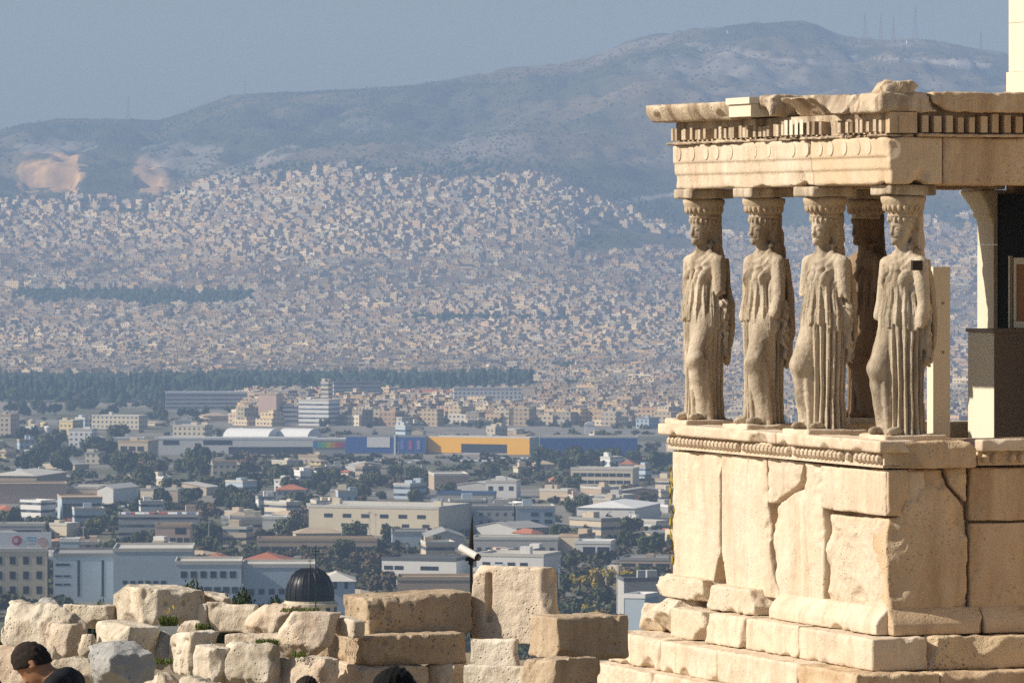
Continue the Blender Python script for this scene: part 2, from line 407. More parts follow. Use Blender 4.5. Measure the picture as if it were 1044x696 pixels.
def build_terrain():
    pxs = np.concatenate([np.arange(-900, -60, 24.), np.arange(-60, 1110, 2.6), np.arange(1110, 1900, 24.)])
    ds = np.concatenate([np.arange(1, 90, 1.5), np.geomspace(90, 1500, 50)[:-1], np.arange(1500, 4600, 32.), np.arange(4600, 7000, 32.), np.arange(7000, 10300, 11.), np.arange(10300, 12001, 100.)])
    PX, DD = np.meshgrid(pxs, ds, indexing='xy')
    X = (PX-CX)/F*DD
    # widen the sheet near the camera so that it is a real piece of ground
    X = X + np.sign(X)*np.clip(1-DD/1500, 0, 1)**2*np.abs((PX-CX)/1400)*np.minimum(60, 4+DD)
    Z = hgt(X, DD)
    P = np.stack([X, DD, Z], -1)
    nz = fbm(P, 260, 21, 4); fine = fbm(P, 60, 33, 3)
    scrub = np.array([.056, .060, .026]); dry = np.array([.150, .115, .060]); rock = np.array([.27, .235, .19]); pine = np.array([.03, .042, .024])
    c = np.zeros(P.shape)
    w = np.clip(.5+.9*nz, 0, 1)[..., None]
    c = scrub*(1-w)+dry*w
    # pines on the western ridge
    left = np.clip((560-PX)/120, 0, 1)*np.clip((DD-8300)/500, 0, 1)*np.clip(.65+.8*fine, 0, 1)
    c = c*(1-.75*left[..., None])+pine*.75*left[..., None]
    # bare rock patches
    rk = np.clip((fine-.25)*3, 0, 1)*np.clip((nz+.2)*2, 0, 1)*np.clip((PX-420)/160, 0, 1)*np.clip((DD-7600)/300, 0, 1)
    c = c*(1-.45*rk[..., None])+rock*.45*rk[..., None]
    ys = HY-Z/DD*F
    far = DD > 7300
    def patch(cx, cy, rx, ry, col, k=1.0, rot=0):
        dx = PX-cx; dy = ys-cy; u = dx*math.cos(rot)+dy*math.sin(rot); v = -dx*math.sin(rot)+dy*math.cos(rot)
        m = (np.clip((1.15-np.sqrt((u/rx)**2+(v/ry)**2)+.45*fbm(P, 40, 44, 3))*14, 0, 1)*k*far)[..., None]
        return c*(1-m)+np.array(col)*m
    # old quarry faces, earth slides and the summit track (real bare ground)
    c = patch(52, 150, 36, 6, (.27, .23, .18), .7)
    c = patch(32, 178, 12, 17, (.34, .21, .10)); c = patch(58, 176, 23, 17, (.52, .31, .13))
    c = c*np.where((np.abs(PX-50) < 44) & (ys > 155) & (ys < 196), 1+.5*vnoise(P*np.array([1, .02, .02]), 7, 71), 1)[..., None]
    c = patch(154, 182, 12, 20, (.44, .28, .14), 1, -.5)
    c = patch(245, 172, 46, 5, (.30, .25, .19), .7, -.35); c = patch(185, 160, 35, 14, (.30, .25, .2), .5)
    c = patch(600, 224, 24, 6, (.34, .25, .18), .8, -.45); c = patch(740, 50, 45, 2.5, (.30, .26, .2), .6, .15)
    c = patch(790, 60, 70, 1.6, (.36, .31, .25), .8, .1); c = patch(940, 62, 60, 2, (.40, .35, .28), .8, .05)
    c = patch(985, 65, 24, 4, (.38, .33, .27), .8); c = patch(775, 75, 50, 9, (.26, .23, .19), .4, .3)
    c = patch(690, 68, 40, 9, (.25, .22, .18), .4); c = patch(640, 205, 60, 1.6, (.42, .38, .32), .7, -.15)
    c = patch(690, 236, 60, 1.5, (.42, .38, .32), .6, .03); c = patch(375, 128, 22, 7, (.2, .18, .15), .4); c = patch(480, 150, 60, 12, (.2, .18, .14), .5)
    # plain: earth, asphalt and weeds between the buildings
    pl = np.clip((7200-DD)/300, 0, 1)*np.clip((DD-850)/200, 0, 1)
    e = np.clip(.5+1.2*fbm(P, 90, 50, 3), 0, 1)[..., None]
    pc = np.array([.12, .12, .075])*(1-e)+np.array([.23, .21, .18])*e
    uf = np.clip((DD-4300)/600, 0, 1)[..., None]; pc = pc*(1-uf)+np.array([.34, .29, .22])*uf
    c = c*(1-pl[..., None])+pc*pl[..., None]
    # acropolis rock and its green flank
    nr = np.clip((84-DD)/8, 0, 1)[..., None]; fl = (np.clip((DD-76)/8, 0, 1)*np.clip((900-DD)/200, 0, 1))[..., None]
    c = c*(1-nr)+np.array([.30, .25, .18])*nr
    c = c*(1-fl)+np.array([.10, .11, .05])*fl
    ny, nx = DD.shape; I = np.arange(ny*nx).reshape(ny, nx)
    Q = np.stack([I[:-1, :-1], I[:-1, 1:], I[1:, 1:], I[1:, :-1]], -1).reshape(-1, 4)
    me = mesh_np('terrain', P.reshape(-1, 3), Q, True, col=c.reshape(-1, 3))
    m, t, b = mat_new('ground_earth')
    at_ = nd(t, 'ShaderNodeVertexColor', layer_name='Col').outputs[0]
    tc = nd(t, 'ShaderNodeTexCoord').outputs['Object']
    n1 = noise_n(t, tc, .045, 6, .7); n2 = noise_n(t, tc, .9, 5, .7)
    k = mix(t, .8, at_, mix(t, n1, grey(.12), grey(.88)), 'OVERLAY')
    k = mix(t, .35, k, mix(t, n2, grey(.2), grey(.85)), 'OVERLAY')
    t.links.new(k, b.inputs['Base Color']); b.inputs['Roughness'].default_value = .95; b.inputs['Specular IOR Level'].default_value = .05
    bp = nd(t, 'ShaderNodeBump', Strength=.4, Distance=.08); t.links.new(n2, bp.inputs['Height']); t.links.new(bp.outputs[0], b.inputs['Normal'])
    o = link('ground', me, None, m); o['kind'] = 'structure'
build_terrain()
# far ground plane behind the hills, out to the horizon
mb = MB(); mb.box(-30000, 30000, 11800, 50000, -140, -138.5)
o = mb.build('plain', plain('far_earth', (.12, .12, .09), .95, var=.2, vs=.002)); o['kind'] = 'structure'
# ------------------------------------------------------------------ haze
HZ_D = 0.000106
mb = MB(); mb.box(-2600, 2600, -60, 11500, -135, 430)
mh = bpy.data.materials.new('haze_air'); mh.use_nodes = True; t = mh.node_tree; t.nodes.clear()
pv = t.nodes.new('ShaderNodeVolumePrincipled'); pv.inputs['Density'].default_value = HZ_D
pv.inputs['Color'].default_value = (.44, .625, .95, 1); pv.inputs['Anisotropy'].default_value = 0.0
pv.inputs['Density Attribute'].default_value = ''
om = t.nodes.new('ShaderNodeOutputMaterial'); t.links.new(pv.outputs[0], om.inputs['Volume'])
try: mh.cycles.homogeneous_volume = True
except Exception: pass
o = mb.build('haze', mh); o['kind'] = 'stuff'; o['label'] = 'blue haze over the city and hills'
# ------------------------------------------------------------------ the marble porch
PC = Vector((3.737, 56.6, 0))           # south-east corner of its podium
sT, cT = math.sin(T), math.cos(T)
def _k(px): return (px-CX)/F
def uz(px, py, v=0.0):                  # photo pixel -> (u along the south face, z) on the plane v
    k = _k(px); A = PC.x+cT*v; B = PC.y+sT*v
    u = (A-k*B)/(k*cT+sT); return u, (HY-py)/F*(B+cT*u)
def vz(px, py, u=0.0):                  # the same on the east face
    k = _k(px); A = PC.x-sT*u; B = PC.y+cT*u
    v = (k*B-A)/(cT-k*sT); return v, (HY-py)/F*(B+sT*v)
M_PALE = stone('pale_marble', (.70, .59, .455), (.63, .505, .365), (.42, .285, .18), pits=.2, streak=.6, bump=.5, st0=.45, grey_amt=.3, greyc=(.40, .35, .28))
M_WARM = stone('ochre_marble', (.64, .495, .335), (.54, .39, .24), (.32, .20, .11), pits=.3, streak=.65, bump=.6, st0=.45)
M_NEW = stone('new_white_marble', (.70, .62, .49), (.65, .56, .42), (.62, .5, .34), pits=.05, streak=.3, bump=.12)
M_ENT = stone('stained_marble', (.67, .555, .415), (.57, .44, .30), (.17, .11, .065), pits=.35, streak=.9, bump=.7, st0=.41, grey_amt=.35, greyc=(.33, .28, .22))
M_WHITISH = stone('pale_rough_marble', (.68, .58, .45), (.61, .495, .36), (.56, .42, .27), pits=.1, streak=.3, bump=.8)
M_STAT = stone('statue_marble', (.60, .505, .385), (.50, .41, .30), (.19, .14, .09), pits=.15, streak=.9, st0=.43, grey_amt=.5, greyc=(.30, .26, .20), bump=.5, sc=1.3)
M_ROUGH = stone('broken_marble', (.70, .56, .38), (.60, .45, .28), (.34, .21, .11), pits=.45, streak=.5, bump=.9)
def in_porch0(u, v, z): return PC+Vector((cT*v-sT*u, sT*v+cT*u, z))
porch = empty('caryatid_porch', PC, T, 'weathered marble porch with a tall podium and a roof carried by draped women', 'porch')
def sdf_part(name, f, lo, hi, h, mat, parent, smooth=True):
    V, Q = surface(f, lo, hi, h); return link(name, mesh_np(name, V, Q, smooth), parent, mat)
def bar(lo, hi, seed, mat, name, parent, h=.02, r=.012, rough=.006, chip=.05, extra=None, n=None):
    """a worn course of masonry given by its corners in porch space"""
    lo, hi = np.minimum(lo, hi).astype(float), np.maximum(lo, hi).astype(float); c = (lo+hi)/2; hs = (hi-lo)/2
    rg = np.random.default_rng(seed)
    sc = scallops(hs, int(n if n is not None else 6+hs.sum()*7), rg, chip, .10, .14+chip*3.5)
    def f(P):
        Q = P-c
        d = s_box(Q+vnoise(P, .9, seed)[..., None]*rough*.6, (0, 0, 0), hs, r)
        d = d+rough*(np.abs(fbm(P, .2, seed+2, 3))-.3)+rough*.4*vnoise(P, .05, seed+3)
        d = bite(Q, d, sc, .25*rough+.010*vnoise(P, .06, seed+7)+.004*vnoise(P, .03, seed+8))
        if extra is not None: d = extra(P, d)
        return d
    return sdf_part(name, f, lo-.03, hi+.03, h, mat, parent)
Z0, Z1, Z2 = -2.0, -2.26, -3.69        # podium top, under the crown moulding, foot of the wall slabs
LU, LV = 5.75, 4.3
mb = MB(); mb.box(.16, .75, .16, LU-.16, -4.2, Z1-.02); mb.box(.75, LV, .16, .7, -4.2, Z1-.02); mb.box(.75, LV, LU-.7, LU-.002, -4.2, Z1-.02)
podium = mb.build('podium', M_WARM, porch)
mb = MB(); mb.box(.75, LV, .7, LU-.7, -4.2, -3.7); mb.build('porch_floor', M_WARM, porch)
def slab(pts, seed, mat, face='S', depth=.42, rough=.008, off=0.0, chip=.04, n=16, umin=None):
    if face == 'S': pg = [uz(*p) for p in pts]
    else: pg = [vz(*p) for p in pts]
    a = np.array(pg); lo2 = a.min(0)-.05; hi2 = a.max(0)+.05; rg = np.random.default_rng(seed)
    sc = []
    for _ in range(n):
        k = rg.integers(len(pg)); e = a[k]+(a[k-1]-a[k])*rg.random(); R = rg.uniform(.15, .55); dep = chip*.85*rg.random()**1.7
        cf = off-R+dep
        sc.append((np.array([cf, e[0], e[1]]) if face == 'S' else np.array([e[0], cf, e[1]]), R))
    def f(P):
        A, D_ = (P[..., 1], P[..., 0]) if face == 'S' else (P[..., 0], P[..., 1])
        w = fbm(P, .22, seed, 3)
        dp = s_poly(A+.004*w, P[..., 2]+.006*vnoise(P, .2, seed+4), pg)+.001+.005*np.abs(vnoise(P, .08, seed+5))
        front = -(D_-off)+rough*(np.abs(w)-.3)+rough*.8*vnoise(P, .9, seed+8)+rough*.35*vnoise(P, .05, seed+3)
        d = smax(dp, front, .012)
        d = bite(P, d, sc, .016*vnoise(P, .06, seed+7))
        return np.maximum(d, D_-depth)
    if face == 'S': lo, hi = (off-.03, lo2[0], lo2[1]), (depth+.02, hi2[0], hi2[1])
    else: lo, hi = (lo2[0], off-.03, lo2[1]), (hi2[0], depth+.02, hi2[1])
    return sdf_part('wall_slab', f, lo, hi, .018, mat, podium)
slab([(685.5, 459), (685.5, 598), (726, 601), (733.3, 562), (733.6, 462)], 1, M_PALE)
slab([(735.4, 462), (735.4, 562), (741.5, 604), (793, 611), (788, 592), (784.6, 566), (783.4, 537), (782, 515), (781.4, 466)], 2, M_PALE)
slab([(782.6, 466), (783, 513), (787, 513), (812, 495), (818, 471)], 3, M_PALE)
slab([(821, 471), (815.5, 498), (789.5, 517), (786.2, 535), (787.2, 566), (790.5, 590), (796, 611), (839, 617), (838.5, 521), (836.5, 474)], 4, M_PALE, rough=.011, chip=.06, n=24)
slab([(837, 474), (837, 518.5), (904, 526), (904, 480)], 5, M_PALE, rough=.007, off=-.012, chip=.015)
slab([(840, 523.5), (840, 617), (901, 623.5), (901.5, 529)], 6, M_WHITISH, rough=.020, chip=.09, off=.012, n=26)
slab([(905.3, 479), (905.3, 526), (916, 526), (926, 505), (926, 478)], 7, M_WARM, 'E', rough=.006, off=-.008, chip=.01)
slab([(927, 478), (926.5, 506), (917, 527), (908, 528), (905.5, 560), (908, 623), (987, 621), (987, 532), (984, 516), (967, 496), (963, 478)], 8, M_WARM, 'E', rough=.014, chip=.10, n=26)
slab([(965.5, 477), (969, 494), (986.5, 513), (986.5, 476)], 9, M_WARM, 'E')
slab([(989.2, 476), (989.2, 531), (1100, 530), (1100, 476)], 10, M_WARM, 'E', rough=.006)
slab([(989.2, 533), (989.2, 621), (1100, 620), (1100, 532)], 11, M_WARM, 'E', rough=.010)
def rubble(u, v, z, hs, seed, rz=0.0):
    V, Q = facet_rock(hs, seed, .018, 14, .016, (.7, .98)); o = link('broken_step', mesh_np('broken_step', V, Q), podium, M_WHITISH, (v, u, z), rz); return o
# base moulding and steps: south runs then east runs
def run_S(name, z0, z1, p, u0, u1, seed, mat, **k): return bar((-p, u0, z0), (.3, u1, z1), seed, mat, name, podium, **k)
def run_E(name, z0, z1, p, v0, v1, seed, mat, **k): return bar((v0, -p, z0), (v1, .3, z1), seed, mat, name, podium, **k)
def slope(p, z0, z1, ax):      # the quarter-round profile of the base moulding
    def ex(P, d):
        t = np.clip((P[..., 2]-z0)/(z1-z0), 0, 1); xx = P[..., ax]
        return np.maximum(d, (-(xx+p)+p*.9*np.clip((t-.35)/.65, 0, 1)**1.5)*.9)
    return ex
zb = -3.935
run_S('base_moulding', zb, Z2+.02, .13, uz(795, 620)[0], uz(905, 620)[0]+.0, 31, M_PALE, extra=slope(.13, zb, Z2, 0))
run_S('base_moulding', zb-.0, Z2+.02, .16, uz(735, 600)[0]+.02, uz(783, 600)[0], 32, M_WHITISH, rough=.014, chip=.14, n=20)
run_S('base_moulding', zb+.06, Z2+.05, .17, uz(733, 600)[0]+.05, uz(675, 600)[0], 33, M_WHITISH, rough=.014, chip=.14, n=20)
run_E('base_moulding', zb, Z2+.02, .13, .0, 1.0, 34, M_WARM, extra=slope(.13, zb, Z2, 1))
run_E('base_moulding', zb, Z2+.02, .13, 1.005, LV, 35, M_WARM, extra=slope(.13, zb, Z2, 1))
P1, P2, P3 = .30, .60, .78
zs1, zs2, zs3 = -4.265, -4.60, -4.95
run_S('step', zs1, zb-.005, P1, -P1, 1.55, 41, M_PALE, rough=.01, chip=.05)
run_S('step', zs1, zb-.005, P1, 1.56, 2.95, 42, M_PALE, rough=.012, chip=.06)
run_S('step', zs1, zb-.005, P1+.02, 2.97, 4.0, 43, M_PALE, rough=.02, chip=.09)
run_S('broken_step', zs1, zb-.01, P1+.03, 4.03, 4.98, 44, M_WHITISH, rough=.014, chip=.13)
run_S('broken_step', zs1, zb+.05, P1+.02, 5.02, 5.55, 45, M_WHITISH, rough=.018, chip=.16, n=22)
run_S('broken_step', zs1, zb-.03, P1-.03, 5.58, 6.05, 48, M_WHITISH, rough=.018, chip=.18, n=22)
run_E('step', zs1, zb-.005, P1, .31, 1.7, 46, M_ROUGH, rough=.02, chip=.14)
run_E('step', zs1, zb-.005, P1, 1.71, LV, 47, M_WARM, rough=.012, chip=.06)
run_S('step', zs2, zs1-.005, P2, -P2, .9, 51, M_WARM, rough=.02, chip=.06)
run_S('step', zs2, zs1-.005, P2, .905, 3.0, 52, M_PALE, rough=.012, chip=.05)
run_S('step', zs2, zs1-.005, P2, 3.005, 4.6, 53, M_PALE, rough=.012, chip=.05)
run_S('step', zs2, zs1-.005, P2, 4.605, 5.75+.42, 54, M_PALE, rough=.02, chip=.09)
run_E('step', zs2, zs1-.005, P2, .31, LV, 55, M_WARM, rough=.012, chip=.06)
run_S('step', zs3, zs2-.005, P3, -P3, 2.4, 56, M_PALE, rough=.012, chip=.06)
run_S('step', zs3, zs2-.005, P3, 2.405, 4.4, 57, M_PALE, rough=.012, chip=.06)
run_S('step', zs3, zs2-.005, P3, 4.405, 5.75+.6, 58, M_PALE, rough=.02, chip=.09)
run_E('step', zs3, zs2-.005, P3, .31, LV, 59, M_WARM)
# crown moulding with its egg row
def eggs_S(mb, x, u0, u1, z0, z1, sp, rx):
    n = int((u1-u0)/sp)
    for i in range(n):
        if random.random() < .06: continue
        u = u0+(i+.5)*sp; egg(mb, (x, u, (z0+z1)/2), (rx, sp*.36, (z1-z0)*.5))
def eggs_E(mb, y, v0, v1, z0, z1, sp, ry):
    n = int((v1-v0)/sp)
    for i in range(n):
        if random.random() < .05: continue
        v = v0+(i+.5)*sp; egg(mb, (v, y, (z0+z1)/2), (sp*.36, ry, (z1-z0)*.5))
def egg(mb, c, r, n=8):
    prof = [(math.cos(a), math.sin(a)) for a in np.linspace(-1.5, 1.5, 6)]
    V = []; Fs = []
    for j, (q, s) in enumerate(prof):
        for k in range(n):
            t = 2*math.pi*k/n; V.append((c[0]+r[0]*q*math.cos(t), c[1]+r[1]*q*math.sin(t), c[2]+r[2]*s))
    for j in range(len(prof)-1):
        for k in range(n): Fs.append((j*n+k, j*n+(k+1) % n, (j+1)*n+(k+1) % n, (j+1)*n+k))
    mb.add(V, Fs)
run_S('crown_moulding', Z0-.12, Z0, .13, -.10, 2.55, 61, M_PALE, rough=.006, chip=.05)
run_S('crown_moulding', Z0-.12, Z0, .13, 2.56, 5.75+.1, 62, M_PALE, rough=.006, chip=.06)
mb = MB(); mb.box(-.035, .3, 0, LU, Z1, Z0-.123); eggs_S(mb, -.05, .02, LU, Z1+.02, Z0-.135, .105, .06); mb.box(-.05, .2, 0, LU-.002, Z1-.012, Z1+.015)
mb.build('egg_row', M_PALE, podium, smooth=False)
vb = vz(994, 460)[0]
bar((.10, -.12, Z1-.015), (vb-.03, .4, Z0-.005), 64, M_WARM, 'crown_moulding', podium, rough=.014, chip=.1)
run_E('crown_moulding', Z0-.12, Z0, .12, vb+.02, LV, 63, M_PALE, rough=.006, chip=.03)
mb = MB(); mb.box(vb+.02, LV-.01, -.03, .3, Z1, Z0-.123); eggs_E(mb, -.045, vb+.04, LV, Z1+.02, Z0-.135, .1, .055)
mb.build('egg_row', M_WARM, podium)
mb = MB(); mb.box(.3, .75, 0.3, LU-.004, Z1, Z0-.012); mb.box(.752, LV-.02, .3, .7, Z1, Z0-.012); mb.box(.752, LV-.02, LU-.7, LU-.004, Z1, Z0-.012)
mb.build('parapet_top', M_WARM, podium)
# ------------------------------------------------------------------ entablature
ZA, ZF1, ZF2, ZA1, ZD0, ZD1, ZC0, ZC1 = .546, .70, .83, 1.02, 1.055, 1.235, 1.27, 1.465
ent = MB(); ent.box(.62, 3.72, .62, LU-.62, 1.22, 1.40); ent.box(.36, .62, .1, LU-.1, 1.02, 1.42); ent.box(.62, 3.72, .1, .62, 1.02, 1.42); ent.box(.62, 3.72, LU-.62, LU-.1, 1.02, 1.42)
for k in range(5): ent.box(.63, 3.7, .8+k*.95, .95+k*.95, 1.0, 1.215)
ent = ent.build('entablature', M_WARM, porch)
def archi(u0, u1, seed, mat):
    def f(P):
        z = P[..., 2]
        front = np.where(z < ZF1, .035, np.where(z < ZF2, .018, 0.0))
        w = fbm(P, .4, seed, 2)
        d = smax(np.maximum(np.maximum(u0-P[..., 1], P[..., 1]-u1), np.maximum(ZA-z, z-ZA1)), front-P[..., 0], .012)
        q = np.minimum(np.minimum(P[..., 1]-u0, u1-P[..., 1]), z-ZA)
        d = d+.005*w+np.clip(fbm(P, .3, seed+5, 2)-.35, 0, 1)*.10*np.clip(1-q/.2, 0, 1)+np.clip(fbm(P, .5, seed+6, 2)-.5, 0, 1)*.05
        return np.maximum(d, P[..., 0]-.6)
    return sdf_part('architrave', f, (-.02, u0, ZA), (.6, u1, ZA1), .018, mat, ent)
us = uz(826, 160)[0]
archi(us+.006, LU, 71, M_PALE); archi(.0, us-.006, 72, stone('ochre_pale_marble', (.62, .49, .345), (.56, .41, .26), (.42, .26, .14), pits=.2, streak=.5, bump=.4))
bar((.61, 0, ZA), (3.72, .6, ZA1), 73, M_WARM, 'architrave', ent, rough=.008, chip=.06)
bar((.61, LU-.6, ZA), (3.72, LU, ZA1), 74, M_WARM, 'architrave', ent, rough=.008, chip=.06)
for i in range(16):
    px = 692+i*12.9+(i % 3)*1.0
    if i in (5, 8): continue
    u = uz(px, 158)[0]
    mb = MB(); n = 20; r = .078
    V = [(-.0+.03, u, .925)]+[(.03, u+r*math.cos(2*math.pi*k/n), .925+r*math.sin(2*math.pi*k/n)) for k in range(n)]+[(-.009, u+r*.93*math.cos(2*math.pi*k/n), .925+r*.93*math.sin(2*math.pi*k/n)) for k in range(n)]
    mb.add(V, [(1+k, 1+(k+1) % n, 1+n+(k+1) % n, 1+n+k) for k in range(n)]+[tuple(range(1+n, 1+2*n))])
    mb.build('rosette', M_PALE, ent)
# moulding strips between architrave and dentils
bar((-.05, -.04, ZA1+.003), (.3, 2.2, ZD0), 75, M_ENT, 'moulding', ent, rough=.008, chip=.10, h=.016)
bar((-.05, 2.21, ZA1+.003), (.3, LU+.04, ZD0), 76, M_ENT, 'moulding', ent, rough=.008, chip=.08, h=.016)
bar((.31, -.05, ZA1+.003), (3.7, .3, ZD0), 77, M_WARM, 'moulding', ent, rough=.008, chip=.05, h=.016)
# dentils
mb = MB(); mb.box(.05, .3, .0, LU, ZD0+.002, ZC0-.003)
n = 42
for i in range(n):
    u = .06+i*(LU-.1)/n
    if i in (9, 10, 33): continue
    mb.box(-.066+random.uniform(-.01, .03), .06, u, u+.072+random.uniform(-.008, .006), ZD0+.012+random.uniform(0, .01), ZD1-.03-random.uniform(0, .03))
mb.build('dentil_course', M_ENT, ent)
mb = MB()
for i in range(14, 18):
    u = .06+i*(LU-.1)/n; mb.box(-.081, -.077, u+.003, u+.085, ZD0+.02, ZD1-.005)
mb.build('new_dentil', M_NEW, ent)
mb = MB(); mb.box(.31, 3.7, .12, .3, ZD0+.002, ZC0-.003)
for i in range(28):
    v = .10+i*.128
    if i in (1,): continue
    mb.box(v, v+.066+random.uniform(-.012, .016), -.07+random.uniform(0, .03), .13, ZD0+.012, ZD1-random.uniform(-.02, .03))
mb.box(.0, .3, -.05, .05, ZD0+.004, ZC0-.004)
mb.build('dentil_course', M_WARM, ent)
# cornice: intact far part, a new block, a broken near part
uc1, uc2 = uz(766, 110)[0], uz(803, 110)[0]
def corn(P, d):
    t = np.clip((P[..., 2]-ZC0)/(ZC1-ZC0), 0, 1)
    return np.maximum(d, (-(P[..., 0]+.24)+.10*(1-t)**2)*.9)
bar((-.24, uc1+.02, ZC0), (.6, LU+.22, ZC1-.01), 81, M_ENT, 'cornice', ent, rough=.014, chip=.11, extra=corn)
mb = MB(); mb.box(-.255, .5, uc2+.38, uc1, ZC0+.012, ZC1-.055); mb.box(-.28, .5, uc2+.36, uc1+.03, ZC1-.052, ZC1+.015); mb.build('new_cornice_block', M_NEW, ent)
bar((-.17, uc2+.06, ZC0), (.6, uc2+.37, ZC1+.03), 82, M_ENT, 'cornice', ent, rough=.02, chip=.16)
bar((-.16, .95, ZC0), (.6, uc2-.01, ZC1), 83, M_ENT, 'cornice', ent, rough=.02, chip=.22)
bar((-.10, -.06, ZC0), (.6, .94, ZC1), 84, M_ENT, 'cornice', ent, rough=.025, chip=.2)
def corn_e(P, d):
    # undercut worn away near the corner
    return d+np.clip(.3-np.abs(P[..., 0]-.42), 0, 1)*np.clip(.06-np.abs(P[..., 2]-ZC0-.02), 0, .1)*3
bar((.45, -.10, ZC0), (3.73, .6, ZC1-.0), 85, M_WARM, 'cornice', ent, rough=.02, chip=.10, extra=corn_e)
V, Q = rough_stone((.20, .22, .10), 86, .018, rough=.03, chip=.12, lump=.05)
link('broken_lump', mesh_np('broken_lump', V, Q), ent, M_ENT, (.12, .14, ZC1-.06))
# ------------------------------------------------------------------ temple wall behind the porch
wall = empty('temple_wall', PC, T, 'tall pale marble temple wall with a black doorway, rising above the porch roof at the right edge', 'wall')
for i, (z0, z1) in enumerate([(-4.9, -3.3), (-3.295, -2.4), (-2.395, -1.5), (-1.495, -.6), (-.595, .3), (.305, 1.2), (1.205, 1.84), (1.845, 2.38), (2.385, 2.92), (2.925, 3.5)]):
    mb = MB()
    if i > 6: mb.box(3.78, 4.6, -5.0, 5.19, z0, z1)
    elif i in (0, 6): mb.box(3.75, 7.5, -5.0, 5.19, z0, z1)
    else:
        mb.box(3.75, 4.6, -5.0, 3.0, z0, z1); mb.box(3.75, 7.5, 5.02, 5.19, z0, z1); mb.box(7.0, 7.5, -.5, 5.01, z0, z1); mb.box(4.61, 6.99, 2.5, 2.99, z0, z1)
    mb.build('wall_course', M_NEW if i > 5 else M_WARM, wall)
mb = MB()
mb.box(3.60, 3.745, 5.195, 5.62, -4.6, -.06); mb.box(3.60, 4.5, 5.195, 5.615, -.055, .36); mb.box(3.76, 4.5, 5.195, 5.615, -4.6, -.06)
anta = mb.build('anta', M_NEW, wall)
def antacap(P):
    z = P[..., 2]; t = np.clip((z-.16)/.36, 0, 1); g = .15*t**1.6+.02*((z > .24) & (z < .29))
    return np.maximum(np.maximum(3.59-g-P[..., 0], P[..., 0]-4.4), np.maximum(np.maximum(5.2-P[..., 1], P[..., 1]-5.625-g), np.maximum(.15-z, z-.545)))
sdf_part('anta_capital', antacap, (3.4, 5.2, .15), (4.4, 5.85, .545), .02, M_NEW, anta)

dk = empty('doorway_shade_panel', in_porch0(3.9, 3.66, -4.2), T, 'added black panel standing in for shade in the doorway, right of the lit pilaster', 'shade panel')
mb = MB(); mb.box(-.02, .02, -1.3, 1.28, 0, 4.7); mb.build('panel', plain('painted_shade', (.008, .007, .006), .9), dk)  # added sheet: the doorway's deep shade is put into its black colour
mb = MB(); mb.box(-.05, -.021, -1.3, 1.28, 2.2, 2.26); mb.build('added_rail', plain('shade_rail', (.012, .010, .009), .8), dk)  # added cross bar on the shade sheet
